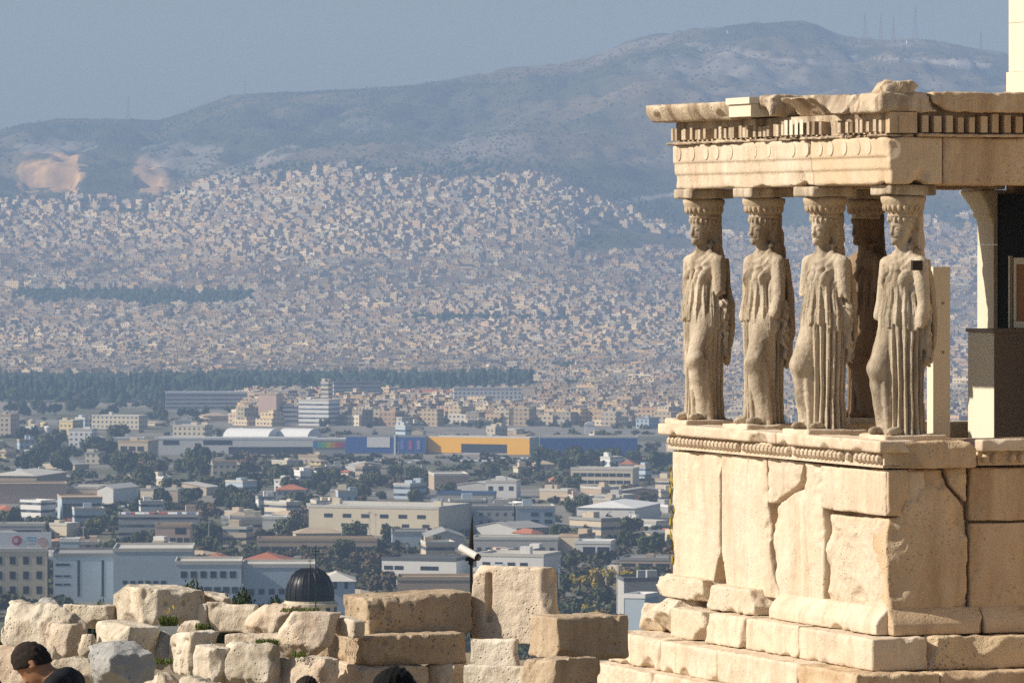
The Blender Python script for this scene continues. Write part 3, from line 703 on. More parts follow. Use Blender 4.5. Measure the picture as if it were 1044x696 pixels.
# ------------------------------------------------------------------ the caryatids
M_SHADEST = stone('shaded_marble', (.27, .19, .12), (.20, .135, .08), (.10, .065, .04), pits=.15, streak=.8, bump=.4, sc=1.3)  # rear statue's stone, darkened so that its shade sits in the colour
M_CAP = stone('grimy_marble', (.54, .435, .31), (.43, .33, .22), (.19, .13, .08), pits=.25, streak=.8, bump=.5, sc=1.3)
def statue_mesh(mir, seed, h=.0085, lean=0.0):
    """draped standing woman facing -x, her left towards -y; mir=+1 bends her right leg"""
    def f(G):
        P = G.astype(np.float32)
        fw = -P[..., 0]; l = -P[..., 1]*mir; z = P[..., 2]      # forward, side of the straight leg, up
        P = np.stack([fw, l, z], -1)
        n1 = vnoise(P, .16, seed); n2 = vnoise(P*np.array([1, 1, .35], np.float32), .09, seed+3)
        # ---- skirt: a column of flutes, with one bent leg pushing the cloth out
        a = np.interp(z, [0, .08, .35, .7, 1.0, 1.18, 1.33, 1.5], [.265, .25, .235, .245, .26, .262, .215, .20])
        b = np.interp(z, [0, .08, .35, .7, 1.0, 1.18, 1.33, 1.5], [.225, .205, .195, .20, .205, .205, .165, .15])
        th = np.arctan2(l/a, fw/b)
        q = np.sqrt((l/a)**2+(fw/b)**2)
        # flutes: more and deeper on the straight-leg side and the back
        ang = th*10+.45*np.sin(z*2.1+seed)+.45*n2
        fl = np.abs(np.sin(ang)); groove = 1-np.power(fl+1e-4, .75)
        sec = np.abs(np.sin(th*21+.6*n1+z*1.0)); groove = groove+.25*(1-np.power(sec+1e-4, .6))
        kneeside = np.clip((.06-l)/.08, 0, 1)*np.clip((fw+.05)/.12, 0, 1)      # the bent leg's front
        amp = .040*(1-.85*kneeside*np.clip((z-.15)/.2, 0, 1))*np.interp(z, [0, .05, .9, 1.2], [1, 1.15, 1.0, .4])
        sk = (q-1)*.205+amp*groove*1.55
        sk = np.maximum(sk, np.maximum(z-1.40, .01-z))
        thigh = s_cap(P, (.05, -.115, 1.10), (.225, -.135, .66), .125, .105)
        shin = s_cap(P, (.225, -.135, .66), (.10, -.17, .10), .098, .085)
        leg = smin(thigh, shin, .05)+.004*np.sin(z*30+l*18+n1*2)*np.clip(1-np.abs(z-.6)/.5, 0, 1)
        d = smin(sk, leg, .055)
        # cloth fold hanging from the bent knee
        for kx, ky in ((.20, -.045), (.13, -.235)):
            d = smin(d, s_cap(P, (kx+.03, ky, .66), (kx-.03, ky, .03), .022, .035), .03)
        # feet
        d = smin(d, s_ell(P, (.235, -.15, .045), (.10, .045, .045)), .02)
        d = smin(d, s_ell(P, (.20, .10, .045), (.11, .045, .045)), .02)
        # ---- overfold and pouch at the hips
        hem = 1.055+.05*np.sin(th*2+1.0)+.018*np.sin(th*13+n1*4)
        ao = np.interp(z, [.95, 1.1, 1.22, 1.36, 1.5], [.292, .288, .282, .235, .22])
        bo = np.interp(z, [.95, 1.1, 1.22, 1.36, 1.5], [.232, .23, .228, .185, .175])
        qo = np.sqrt((l/ao)**2+(fw/bo)**2)
        g2 = 1-np.power(np.abs(np.sin(th*8+n2*.6+z*1.2))+1e-4, .8)+.35*(1-np.power(np.abs(np.sin(th*19+n2*.8))+1e-4, .7))
        ov = (qo-1)*.22+.05*g2
        ov = np.maximum(ov, np.maximum(hem-z, z-1.5))
        d = np.minimum(d, ov)
        hem2 = 1.245+.035*np.cos(th*2+.4)+.014*np.sin(th*15+n1*5)
        ap = np.interp(z, [1.2, 1.3, 1.42, 1.55], [.292, .262, .232, .225]); bp = np.interp(z, [1.2, 1.3, 1.42, 1.55], [.238, .212, .19, .185])
        pc = (np.sqrt((l/ap)**2+(fw/bp)**2)-1)*.22+.044*g2
        d = np.minimum(d, np.maximum(pc, np.maximum(hem2-z, z-1.52)))
        # ---- torso
        to = s_ell(P, (.0, 0, 1.50), (.175, .232, .33))
        for s in (-1, 1):
            to = smin(to, np.linalg.norm(P-np.array([.118, s*.095, 1.555]), axis=-1)-.078, .05)
        to = smin(to, s_cap(P, (-.01, -.185, 1.735), (-.01, .185, 1.735), .075), .09)
        fold = 1-np.power(np.abs(np.sin(l*30+np.sign(l)*3*(1.75-z)+n1*.9))+1e-4, .75)
        to = to+.042*fold*np.clip((fw-.02)/.06, 0, 1)*np.clip((1.72-z)/.1, 0, 1)
        # neckline folds
        rr = np.sqrt(l**2+(z-1.86)**2); to = to+.010*np.abs(np.sin(rr*46))*.8*np.clip((fw-.02)/.05, 0, 1)*np.clip((.30-rr)/.06, 0, 1)
        d = smin(d, to, .03)
        # ---- arms, broken below the elbow; the cloak hangs behind them
        for s, el in ((1, (-.01, .285, 1.34)), (-1, (.015, -.285, 1.36))):
            arm = s_cap(P, (-.01, s*.245, 1.72), el, .078, .066)
            fore = s_cap(P, el, (el[0]+.05, s*.295, 1.14+.05*(s < 0)), .064, .056)+.02*vnoise(P, .06, seed+11)*np.clip((1.22-z)/.1, 0, 1)
            broken = seed in (1.0, 3.1)
            if broken: arm = smax(arm, (el[2]+.03+.05*vnoise(P, .05, seed+17))-z, .012)
            d = smin(d, arm if broken else np.minimum(arm, fore), .022)
        cl = np.abs(fw+.165+.04*np.sin(z*2.2))-.045
        cw = np.interp(z, [.45, .7, 1.0, 1.4, 1.75], [.10, .2, .27, .285, .23])
        cl = smax(cl, np.abs(l)-cw, .05); cg = 1-np.power(np.abs(np.sin(l*30+n2*2))+1e-4, .6)
        cl = np.maximum(cl+.02*cg, np.maximum(.62+.25*np.abs(l)/.28*np.sin(l*8+1)-z, z-1.76))
        d = smin(d, cl, .025)
        for s in (-1, 1):       # swags falling from the forearms
            sw = s_cap(P, (-.05, s*.285, 1.28), (-.085, s*.27, .72), .075, .05)
            d = smin(d, sw+.026*np.abs(np.sin(fw*55+z*9+n1*2))+.016*np.abs(np.sin(z*30-fw*40)), .03)
        # ---- neck, hair falling behind, locks on the shoulders
        nk = s_cap(P, (.0, 0, 1.74), (.025, 0, 1.97), .082, .068)
        d = smin(d, nk, .035)
        hair = s_cap(P, (-.10, 0, 2.20), (-.16, 0, 1.56), .122, .125)+.026*np.abs(np.sin(l*45+z*14))+.014*n2
        d = smin(d, hair, .03)
        for s in (-1, 1):
            lock = s_cap(P, (-.03, s*.095, 1.93), (.09, s*.13, 1.58), .030, .026)+.010*np.sin(z*85)
            d = smin(d, lock, .012)
        # ---- head
        H = P-np.array([.035, 0, 2.06], np.float32)
        hd = s_ell(H, (0, 0, .03), (.125, .102, .145))
        hd = smin(hd, s_ell(H, (.035, 0, -.07), (.085, .074, .085)), .04)
        hd = smin(hd, np.linalg.norm(H-np.array([.098, 0, -.125]), axis=-1)-.032, .03)      # chin
        hd = smax(hd, -s_ell(H, (.132, .042, .012), (.030, .030, .020)), .02)
        hd = smax(hd, -s_ell(H, (.132, -.042, .012), (.030, .030, .020)), .02)
        for s in (-1, 1):
            hd = smin(hd, s_ell(H, (.101, s*.042, .010), (.017, .022, .013)), .006)
        hd = smin(hd, s_cap(H, (.116, 0, .035), (.137, 0, -.036), .012, .018), .016)         # nose
        hd = smin(hd, s_cap(H, (.112, -.028, -.073), (.112, .028, -.073), .010), .012)         # lips
        hd = smin(hd, s_cap(H, (.110, -.02, -.088), (.110, .02, -.088), .010), .010)
        hd = hd+.012*np.exp(-((H[..., 2]+.080)/.006)**2)*(H[..., 0] > .09)
        hb = np.minimum(s_ell(H, (-.018, 0, .055), (.142, .124, .128)), s_ell(H, (-.04, 0, -.03), (.105, .118, .12)))
        hb = np.maximum(hb+.012*np.abs(np.sin(H[..., 1]*70+H[..., 2]*25))+.012*vnoise(P, .03, seed+21), (H[..., 0]*.55-H[..., 2]*1.0)+.03)
        hd = smin(hd, hb, .01)
        ring = np.sqrt((np.sqrt((H[..., 0]+.02)**2+H[..., 1]**2)-.116)**2+(H[..., 2]-.108)**2)-.030+.012*np.sin(np.arctan2(H[..., 1], H[..., 0])*16)
        hd = smin(hd, ring, .015)
        cush = np.maximum(np.sqrt((H[..., 0]+.02)**2+H[..., 1]**2)-.125, np.abs(H[..., 2]-.16)-.05)
        hd = smin(hd, cush, .02)
        d = smin(d, hd, .02)
        d = d+.0022*vnoise(P, .03, seed+31)+.004*n1+.02*np.clip(fbm(P, .16, seed+41, 2)-.7, 0, 1)
        return d
    return surface(f, (-.36, -.39, .0), (.30, .39, 2.26), h)
def caryatid(u, v, variant, label, seed, body_me, yaw=.30, hole=False, mat=None):
    loc = PC+Vector((cT*v-sT*u, sT*v+cT*u, Z0))
    t = empty('caryatid_statue', loc, T, label, 'statue', 'statues of draped women carrying the porch roof')
    bm_ = link('body', body_me, t, None, (0, 0, .035), yaw).data
    if not bm_.materials: bm_.materials.append(M_STAT)
    if mat is not None:
        bc = bm_.copy(); bc.name = 'body'; bc.materials.clear(); bc.materials.append(mat); [x for x in t.children if x.name.startswith('body')][0].data = bc
    mb = MB(); mb.lathe([(.13, 2.215), (.16, 2.23), (.16, 2.25), (.152, 2.26), (.172, 2.28), (.205, 2.34), (.228, 2.39), (.228, 2.43), (.15, 2.445)], 32)
    for k in range(20):
        a = 2*math.pi*k/20; egg(mb, (.188*math.cos(a), .188*math.sin(a), 2.325), (.028, .028, .05), 6)
    mb.build('echinus', M_CAP, t, smooth=True)
    def fa(P): return s_box(P+.008*fbm(P, .2, seed, 2)[..., None], (0, 0, 2.493), (.255, .255, .052), .015)
    sdf_part('abacus', fa, (-.3, -.3, 2.43), (.3, .3, 2.56), .018, M_STAT, t)
    def fp(P): return s_box(P+.010*fbm(P, .2, seed+3, 2)[..., None], (0, 0, .0), (.34, .33, .05), .012)
    sdf_part('plinth', fp, (-.36, -.36, -.06), (.36, .36, .06), .02, M_PALE, t)
    if hole:
        mb = MB(); mb.box(-.05, .06, -.335, -.29, 1.69, 1.79); mb.build('dowel_hole_shade_block', plain('hole_shade', (.05, .035, .025)), t)  # solid dark block for the hole, its inner shade given as colour
    return t
def body(name, mir, seed):
    V, Q = statue_mesh(mir, seed); return mesh_np(name, V, Q, True)
b1 = body('body', -1, 1.0); b2 = body('body', -1, 2.3); b3 = body('body', 1, 3.1); b4 = body('body', 1, 4.4)
SV = .36
caryatid(5.5, .275, 1, 'pale marble draped woman at the far left corner of the porch', 101, b1)
caryatid(3.85, .285, 2, 'pale marble draped woman, second from the left in the front row', 102, b2, yaw=.25)
caryatid(2.16, .26, 3, 'pale marble draped woman, third from the left, dark statue behind her', 103, b3, yaw=.36)
caryatid(.42, SV, 4, 'pale marble draped woman at the near corner with a square hole in her shoulder', 104, b4, yaw=.34, hole=True)
caryatid(5.5, 2.2, 5, 'shadowed draped woman standing behind, dark between two lit ones', 105, b1, yaw=.2, mat=M_SHADEST)
# ------------------------------------------------------------------ things inside the porch
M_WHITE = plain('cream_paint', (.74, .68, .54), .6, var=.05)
M_TAUPE = plain('taupe_and_side_shade', (.30, .25, .205), .7, var=.05)
def in_porch(u, v, z): return PC+Vector((cT*v-sT*u, sT*v+cT*u, z))
p = empty('support_post', in_porch(1.2, 1.1, -3.7), T, 'cream square support post right behind the corner statue', 'post')
mb = MB(); mb.box(-.09, .10, -.075, .075, 0, 3.42); mb.build('post', plain('tan_post', (.70, .62, .48), .7, var=.06), p)
for z in (1.7, 2.55, 3.05):
    mb = MB(); mb.tube((.02, -.0755, z), (.02, -.083, z), .014); mb.build('bolt', M_TAUPE, p)
b = empty('equipment_box', in_porch(4.35, 3.05, -3.7), T, 'tall plain box, white on its sunny side and brown in shade, by the temple wall', 'box')
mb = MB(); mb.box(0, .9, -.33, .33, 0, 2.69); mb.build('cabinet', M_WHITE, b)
mb = MB(); mb.box(.004, .9, -.335, -.3305, .0, 2.69); mb.build('shaded_side', M_TAUPE, b)  # brown sheet that paints the shade of this side
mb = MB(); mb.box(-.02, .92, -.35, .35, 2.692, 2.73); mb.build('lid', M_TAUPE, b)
b = empty('notice_frame', in_porch(4.56, 3.5, -3.7), T, 'rusty panel between pale uprights in the black doorway behind the box', 'panel')
mb = MB(); mb.box(-.03, .01, -.05, -.015, 0, 3.52); mb.build('upright', M_WHITE, b)
mb = MB(); mb.box(-.03, .01, -.115, -.085, 0, 3.3); mb.build('upright', M_TAUPE, b)
mb = MB(); mb.box(-.02, .0, -.9, -.16, 2.74, 3.5); mb.build('panel', plain('rust_panel', (.34, .17, .08)), b)
mb = MB(); mb.box(-.035, -.021, -.9, -.16, 3.43, 3.5); mb.box(-.035, -.021, -.9, -.16, 2.74, 2.81); mb.box(-.035, -.021, -.22, -.16, 2.811, 3.429); mb.build('frame', M_WHITE, b)
# ------------------------------------------------------------------ stones of the ruined wall in front
M_POROS = stone('cream_limestone', (.74, .66, .54), (.64, .555, .43), (.36, .27, .18), pits=.45, streak=.7, bump=.7, st0=.44, grey_amt=.8, greyc=(.33, .28, .21))
M_POROSB = stone('brown_limestone', (.52, .41, .285), (.36, .265, .175), (.20, .135, .085), pits=.7, streak=.7, bump=.7)
M_PINK = stone('pinkish_limestone', (.70, .595, .47), (.61, .495, .365), (.46, .30, .20), pits=.45, streak=.65, bump=.7, st0=.45, grey_amt=.7, greyc=(.34, .28, .21))
M_GREY = stone('grey_limestone', (.44, .43, .40), (.34, .335, .32), (.22, .21, .2), pits=.2, streak=.4, bump=.8)
SG = 'loose stones of the ruined wall'
def fblock(label, px0, px1, split, yt, yb, D, phi, mat, seed, rough=.010, chip=.07, pit=.03, lump=0.0, cut=None, h=.017, cat='stone block', name='stone_block', nchip=None, facet=0):
    s = F/D; p = rad(phi)
    lx = (px1-split)/(s*math.cos(p)); ly = (split-px0)/(s*math.sin(p)); hgt_ = (yb-yt)/s-(.045 if px1 < 346 else .02)
    c = at(split, yb, D)
    c = c+Vector((math.cos(p), math.sin(p), 0))*lx/2+Vector((-math.sin(p), math.cos(p), 0))*ly/2
    grow = .022
    c = c-Vector((0, 0, grow))
    V, Q = rough_stone((lx/2+grow, ly/2+grow, hgt_/2+grow), seed, h, rough=rough, chip=chip, pit=pit, lump=lump, cut=cut, nchip=nchip)
    if facet: c = c-Vector((0, 0, .055))
    if facet: V, Q = facet_rock((lx/2+.04, ly/2+.04, hgt_/2+.04), seed, h, facet, rough, (.70, .98) if sum((lx, ly)) < .5 or mat == M_GREY else (.84, 1.08))
    o = link(name, mesh_np(name, V, Q, True), None, mat, c, p)
    return tag(o, label, cat, SG)
def slotcut(Q, d):
    # a dowel slot cut into the sunny face
    g = np.maximum(np.maximum(np.abs(Q[..., 1]-.24)-.035, np.abs(Q[..., 2]-.06)-.24), Q[..., 0]+.05)
    br = .24-np.linalg.norm((Q-np.array([.05, -.62, .30]))*np.array([.5, 1, 1]), axis=-1)+.05*vnoise(Q, .1, 3)
    return np.maximum(np.maximum(d, -g), br*.9)
fblock('tall upright pale block with a vertical slot cut in its face', 482, 571, 559, 577, 656, 55, 58, M_PINK, 201, chip=.10, cut=slotcut)
fblock('long low block with a sunny end and dark pitted side, right of the slotted block', 539, 640, 568, 628, 671, 53.6, 22, M_POROSB, 202, chip=.09, pit=.06)
fblock('small pale block directly beneath the tall slotted block', 479, 531, 526, 650, 681, 54.3, 62, M_POROS, 203)
fblock('cream block at the bottom edge below the slotted stack', 474, 548, 541, 678, 722, 53.9, 62, M_POROS, 204, chip=.12)
fblock('pitted brown rock at the bottom edge beneath the long low block', 530, 612, 566, 671, 730, 53.0, 40, M_POROSB, 205, rough=.02, chip=.16, pit=.10, lump=.015)
def ledgecut(Q, d):
    g = np.maximum(Q[..., 1]*-1+.40, -Q[..., 2]+.0)
    return d
fblock('big long dark-sided block on top of the pile, left of the camera pole', 350, 481, 373, 606, 647, 54.9, 19, M_POROSB, 206, chip=.10, pit=.07)
fblock('short pale ledge block under the sunny end of the big dark-sided block', 335, 372, 362, 630, 648, 54.0, 30, M_POROS, 207, chip=.04)
fblock('long reddish-veined block, second course under the big dark-sided block', 332, 476, 367, 648, 677, 54.4, 20, M_POROSB, 208, chip=.08, pit=.06)
fblock('low cream block at the bottom edge under the red-veined block', 322, 434, 370, 677, 722, 54.3, 27, M_PINK, 209, chip=.12, pit=.05)
fblock('squarish pinkish block at the bottom edge between two paler blocks', 430, 475, 462, 676, 722, 54.6, 55, M_PINK, 210)
fblock('large block topmost on the left, rounded sunny end and dark pitted side', 111, 208, 149, 597, 635, 55.2, 27, M_POROS, 211, chip=.10, pit=.07)
fblock('broad eroded boulder at the far left of the wall', 4, 90, 78, 612, 668, 55.2, 62, M_POROS, 212, facet=16, rough=.02, chip=.24, lump=.02, pit=.05)
fblock('flat slab bridging the far left boulder and the topmost left block', 62, 122, 112, 614, 640, 55.8, 62, M_POROS, 213, chip=.09)
fblock('upright cream block set against the far left boulder', 44, 84, 79, 632, 670, 54.2, 60, M_PINK, 214, chip=.10)
fblock('narrow white upright stone below a shadowed gap', 80, 97, 93, 643, 669, 53.9, 60, M_POROS, 215, chip=.03)
fblock('block with dark speckled side just above the grey boulder', 93, 161, 126, 634, 668, 53.8, 27, M_POROS, 216, chip=.08, pit=.07)
fblock('large grey boulder in front of the wall, near the man', 77, 151, 118, 652, 696, 50.5, 40, M_GREY, 217, facet=10, rough=.02, chip=.34, pit=0, lump=.0, cat='boulder', name='boulder', nchip=16)
fblock('pale grey upright rock between two cream blocks, grass at its foot', 150, 176, 172, 640, 674, 54.0, 62, M_GREY, 218, facet=14, rough=.018, chip=.12, pit=0)
fblock('cream block with a deep black hollow in its shaded side', 172, 222, 193, 641, 686, 53.6, 28, M_POROS, 219, chip=.10, pit=.10)
fblock('small square pale block at the right end of the topmost left block', 189, 213, 210, 611, 640, 55.4, 62, M_POROS, 220, chip=.05)
fblock('long white speckled block in the upper course left of the dome', 211, 262, 258, 612, 643, 55.2, 64, M_POROS, 221, chip=.07, pit=.05)
fblock('rounded cream stone next to the long white speckled block', 250, 302, 290, 613, 646, 54.9, 60, M_PINK, 222, facet=12, rough=.018, chip=.16)
fblock('big rounded rock below the black dome with a dark right side', 279, 342, 324, 621, 666, 54.0, 52, M_PINK, 223, facet=16, rough=.014, chip=.12, pit=.05)
fblock('flat loose stone lying on the upper course beside the dark bush', 207, 237, 228, 600, 612, 55.5, 50, M_POROS, 224, facet=12, chip=.09, rough=.02, cat='loose stone', name='loose_stone')
fblock('flat white stone lying on the far left boulder', 36, 59, 53, 605, 614, 55.6, 50, M_GREY, 225, facet=12, chip=.05, rough=.02, cat='loose stone', name='loose_stone')
fblock('small brown stone wedged beside the weeds', 183, 207, 192, 627, 642, 54.4, 35, M_PINK, 226, facet=10, chip=.06, rough=.02, cat='loose stone', name='loose_stone')
fblock('rounded cream boulder in the lower course right of the mossy stone', 223, 287, 272, 653, 698, 52.9, 55, M_POROS, 227, facet=14, rough=.022, chip=.24, lump=.015)
fblock('flat slab between the rounded rock and the cream boulder below', 228, 300, 290, 643, 660, 54.4, 60, M_PINK, 228, rough=.02, chip=.08)
fblock('broken pinkish rock with hollows at the bottom edge', 268, 344, 326, 667, 725, 52.7, 50, M_PINK, 229, facet=14, rough=.022, chip=.2, pit=.07, lump=.015)
fblock('block with a mossy dark side in the lower course', 196, 234, 217, 655, 700, 53.1, 35, M_POROS, 230, rough=.02, chip=.1)
fblock('low cream stone at the bottom edge right of the grey boulder', 146, 186, 170, 681, 722, 52.4, 45, M_PINK, 231, facet=14, rough=.018, chip=.12)
fblock('knobbly pale rock at the bottom edge left of the mossy block', 178, 226, 214, 686, 722, 52.1, 55, M_POROS, 232, facet=14, rough=.022, chip=.18, lump=.015)
fblock('pale slab behind the head of the man', -14, 60, 48, 655, 705, 53.6, 60, M_PINK, 233, facet=12, rough=.018, chip=.15)
fblock('low sloping stone between the head of the man and the grey boulder', 46, 112, 100, 667, 710, 53.2, 60, M_POROS, 234, facet=12, rough=.018, chip=.15)
fblock('shadowed filler block behind the red-veined course', 296, 350, 340, 640, 700, 56.4, 50, M_POROSB, 236)
# ------------------------------------------------------------------ weeds (uncountable)
def tufts(name, spots, col, label, kind='stuff'):
    V = []; Fs = []
    rg = np.random.default_rng(5)
    for px0, px1, y, D, hh, n in spots:
        for _ in range(n):
            px = rg.uniform(px0, px1); b = np.array(at(px, y+rg.uniform(-1, 2), D+rg.uniform(-.15, .15)))
            a = rg.uniform(0, 6.28); w = .005; L = hh*rg.uniform(.3, .85)
            t = b+np.array([rg.uniform(-.6, .6)*L, rg.uniform(-.6, .6)*L, L]); e = np.array([math.cos(a)*w, math.sin(a)*w, 0])
            k = len(V); V += [b-e, b+e, t+e*.4, t-e*.4]; Fs.append((k, k+1, k+2, k+3))
    me = mesh_np(name, V, Fs, False); o = link(name, me, None, plain(name+'_leaf', col, .7, var=.35, vs=6)); o['kind'] = kind; o['label'] = label
    return o
tufts('weeds', [(163, 180, 636, 54.2, .10, 700), (262, 284, 657, 53.3, .07, 700), (200, 212, 640, 54.3, .06, 240), (286, 326, 622, 54.6, .035, 300), (150, 176, 675, 53.2, .05, 420), (298, 312, 668, 52.9, .05, 200), (0, 6, 656, 56, .1, 200)], (.10, .13, .025), 'green weeds growing between the stones')
tufts('yellow_flowers', [(168, 173, 623, 54.1, .03, 14), (176, 178, 619, 54.1, .03, 7)], (.75, .55, .03), 'small yellow flowers above the weeds')
# ------------------------------------------------------------------ security camera on its pole
M_BLK = plain('black_metal', (.012, .012, .013), .45, var=.1)
M_CAMW = plain('white_housing', (.82, .80, .75), .4, var=.04)
cc = empty('security_camera', at(480.5, 610, 58), 0, 'white security camera on a thin black pole behind the slotted block', 'camera')
mb = MB(); mb.tube((0, 0, -.4), (0, 0, .34), .016); mb.tube((0, 0, .34), (0, 0, .44), .022, .03); mb.tube((0, 0, .44), (0, 0, .56), .03, .026); mb.tube((0, 0, .56), (.01, 0, .84), .024, .006)
mb.build('pole', M_BLK, cc)
mb = MB(); mb.tube((-.115, .03, .525), (.055, -.065, .435), .038, .038, 16); mb.build('housing', M_CAMW, cc, smooth=False)
mb = MB(); mb.tube((.06, -.07, .43), (.085, -.083, .417), .036, .03, 16); mb.build('lens_hood', M_BLK, cc)
mb = MB(); mb.box(-.06, .05, -.03, .03, .385, .425); mb.tube((-.02, 0, .35), (.02, 0, .41), .02); mb.build('bracket', M_BLK, cc)
# ------------------------------------------------------------------ visitors below the wall
def person(loc, yaw, label, hair, shirt, skin, bow=0.0, height=1.72, balding=False):
    k = height/1.72
    t = empty('person', loc, yaw, label, 'person', 'visitors walking below the wall'); t.scale = (k, k, k)
    hc = np.array([.03+.16*math.sin(bow), 0, 1.47+.135*math.cos(bow)-.065*bow])       # head centre
    R = np.array(Matrix.Rotation(bow, 3, 'Y'))
    def headf(P, grow=0.0):
        H = (P-hc)@R
        d = s_ell(H, (0, 0, .02), (.098+grow, .077+grow, .112+grow))
        return H, d
    def skin_f(P):
        H, d = headf(P)
        d = smin(d, s_ell(H, (.035, 0, -.055), (.065, .055, .065)), .03)
        d = smin(d, np.linalg.norm(H-np.array([.07, 0, -.105]), axis=-1)-.022, .02)
        for s in (-1, 1): d = smax(d, -s_ell(H, (.10, s*.032, .008), (.022, .02, .012)), .012)
        for s in (-1, 1): d = smin(d, s_ell(H, (.078, s*.031, .006), (.013, .014, .009)), .004)
        d = smin(d, s_cap(H, (.092, 0, .02), (.116, 0, -.028), .008, .014), .01)
        d = smin(d, s_cap(H, (.085, -.02, -.065), (.085, .02, -.065), .009), .008)
        for s in (-1, 1): d = smin(d, np.maximum(s_ell(H, (-.005, s*.080, -.005), (.024, .012, .034)), -s_ell(H, (.002, s*.09, -.003), (.012, .008, .02))), .006)
        d = smin(d, s_cap(P, (-.02, 0, 1.36), (hc[0]-.03, 0, hc[2]-.05), .062, .055), .03)
        d = smin(d, s_ell(P, (-.01, 0, 1.15), (.10, .165, .27)), .05)
        d = smin(d, s_cap(P, (-.01, -.15, 1.38), (-.01, .15, 1.38), .052), .05)
        d = smin(d, s_ell(P, (0, 0, .90), (.10, .15, .14)), .06)
        for s in (-1, 1):
            d = smin(d, s_cap(P, (-.01, s*.19, 1.37), (-.02, s*.245, 1.09), .05, .04), .03)
            d = smin(d, s_cap(P, (-.02, s*.245, 1.09), (.14, s*.22, .90), .038, .028), .01)
            d = smin(d, s_ell(P, (.175, s*.215, .865), (.045, .018, .04)), .012)
            for q in range(4):
                y = s*(.195+.014*q); x = .20-.006*abs(q-1.5)
                d = smin(d, s_cap(P, (x, y, .85), (x+.03, y, .815), .0085), .004)
                d = smin(d, s_cap(P, (x+.03, y, .815), (x+.012, y, .785+.004*abs(q-1)), .008), .003)
            d = smin(d, s_cap(P, (.165, s*.19, .88), (.205, s*.175, .845), .010), .006)
            d = smin(d, s_cap(P, (0, s*.085, .88), (.015, s*.095, .48), .078, .052), .03)
            d = smin(d, s_cap(P, (.015, s*.095, .48), (-.01, s*.10, .07), .05, .034), .015)
            d = smin(d, s_ell(P, (.06, s*.105, .035), (.12, .045, .035)), .02)
        return d
    V, Q = surface(skin_f, (-.22, -.32, -.0), (.36, .32, 1.75), .0115)
    b = link('body', mesh_np('body', V, Q), t, plain('skin', skin, .55, var=.08))
    def hair_f(P):
        H, d = headf(P, .009)
        d = d+.004*vnoise(P, .02, 3)+.002*np.sin(H[..., 1]*300)
        line = (H[..., 0]*.9-H[..., 2]*1.0)+(.0 if not balding else -.01)
        return np.maximum(np.maximum(d, line-.022), -.075-H[..., 2]+.5*np.clip(H[..., 0]+.02, 0, 1))
    V, Q = surface(hair_f, tuple(hc-.17), tuple(hc+.17), .0075); link('hair', mesh_np('hair', V, Q), b, hair)
    def shirt_f(P):
        d = s_ell(P, (-.01, 0, 1.14), (.122, .185, .30))
        d = smin(d, s_cap(P, (-.015, -.155, 1.385), (-.015, .155, 1.375), .064), .06)
        for s in (-1, 1):
            d = smin(d, s_cap(P, (-.01, s*.19, 1.365), (-.02, s*.247, 1.07), .066, .056), .03)
            d = smin(d, s_cap(P, (-.02, s*.247, 1.07), (.10, s*.228, .94), .055, .045), .02)
        d = d+.006*vnoise(P, .08, 4)
        return np.maximum(d, np.maximum(.86-P[..., 2], P[..., 2]-1.475))
    V, Q = surface(shirt_f, (-.2, -.33, .8), (.2, .33, 1.54), .012); link('jacket', mesh_np('jacket', V, Q), b, shirt)
    def tr_f(P):
        d = s_ell(P, (0, 0, .90), (.118, .168, .16))
        for s in (-1, 1):
            d = smin(d, s_cap(P, (0, s*.085, .88), (.015, s*.097, .48), .092, .068), .03)
            d = smin(d, s_cap(P, (.015, s*.097, .48), (-.01, s*.10, .09), .066, .058), .02)
        return np.maximum(d+.005*vnoise(P, .07, 6), np.maximum(.06-P[..., 2], P[..., 2]-.98))
    V, Q = surface(tr_f, (-.2, -.3, .04), (.2, .3, 1.0), .014); link('trousers', mesh_np('trousers', V, Q), b, plain('dark_denim', (.03, .035, .05)))
    return t
M_HAIR = plain('dark_hair', (.022, .014, .010), .85, var=.4, vs=60); M_HAIRB = plain('shaded_black_hair', (.003, .003, .003), .95, var=.3, vs=60)  # the black hair is darkened further, shade put into its colour
M_JKT = plain('black_cloth', (.010, .010, .012), .9)
def visitor(px, ytop, D, yaw, label, hair, bow, height, drop, skin=(.40, .20, .11)):
    x = (px-CX)/F*D; zt = (HY-ytop)/F*D
    return person(Vector((x, D, zt-drop*height/1.72)), yaw, label, hair, M_JKT, skin, bow, height)
visitor(63, 655.5, 34, rad(168), 'man in black with short dark hair bowing his head at lower left', M_HAIR, .95, 1.84, 1.60)
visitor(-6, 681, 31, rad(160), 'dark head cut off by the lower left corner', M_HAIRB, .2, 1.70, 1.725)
visitor(311, 690, 33, rad(80), 'dark-haired head just showing at the bottom edge, below the dome', M_HAIR, .1, 1.66, 1.73)
visitor(398, 682, 19, rad(75), 'large black-haired head rising at the bottom edge, in front of the low cream block', M_HAIRB, .1, 1.68, 1.73)
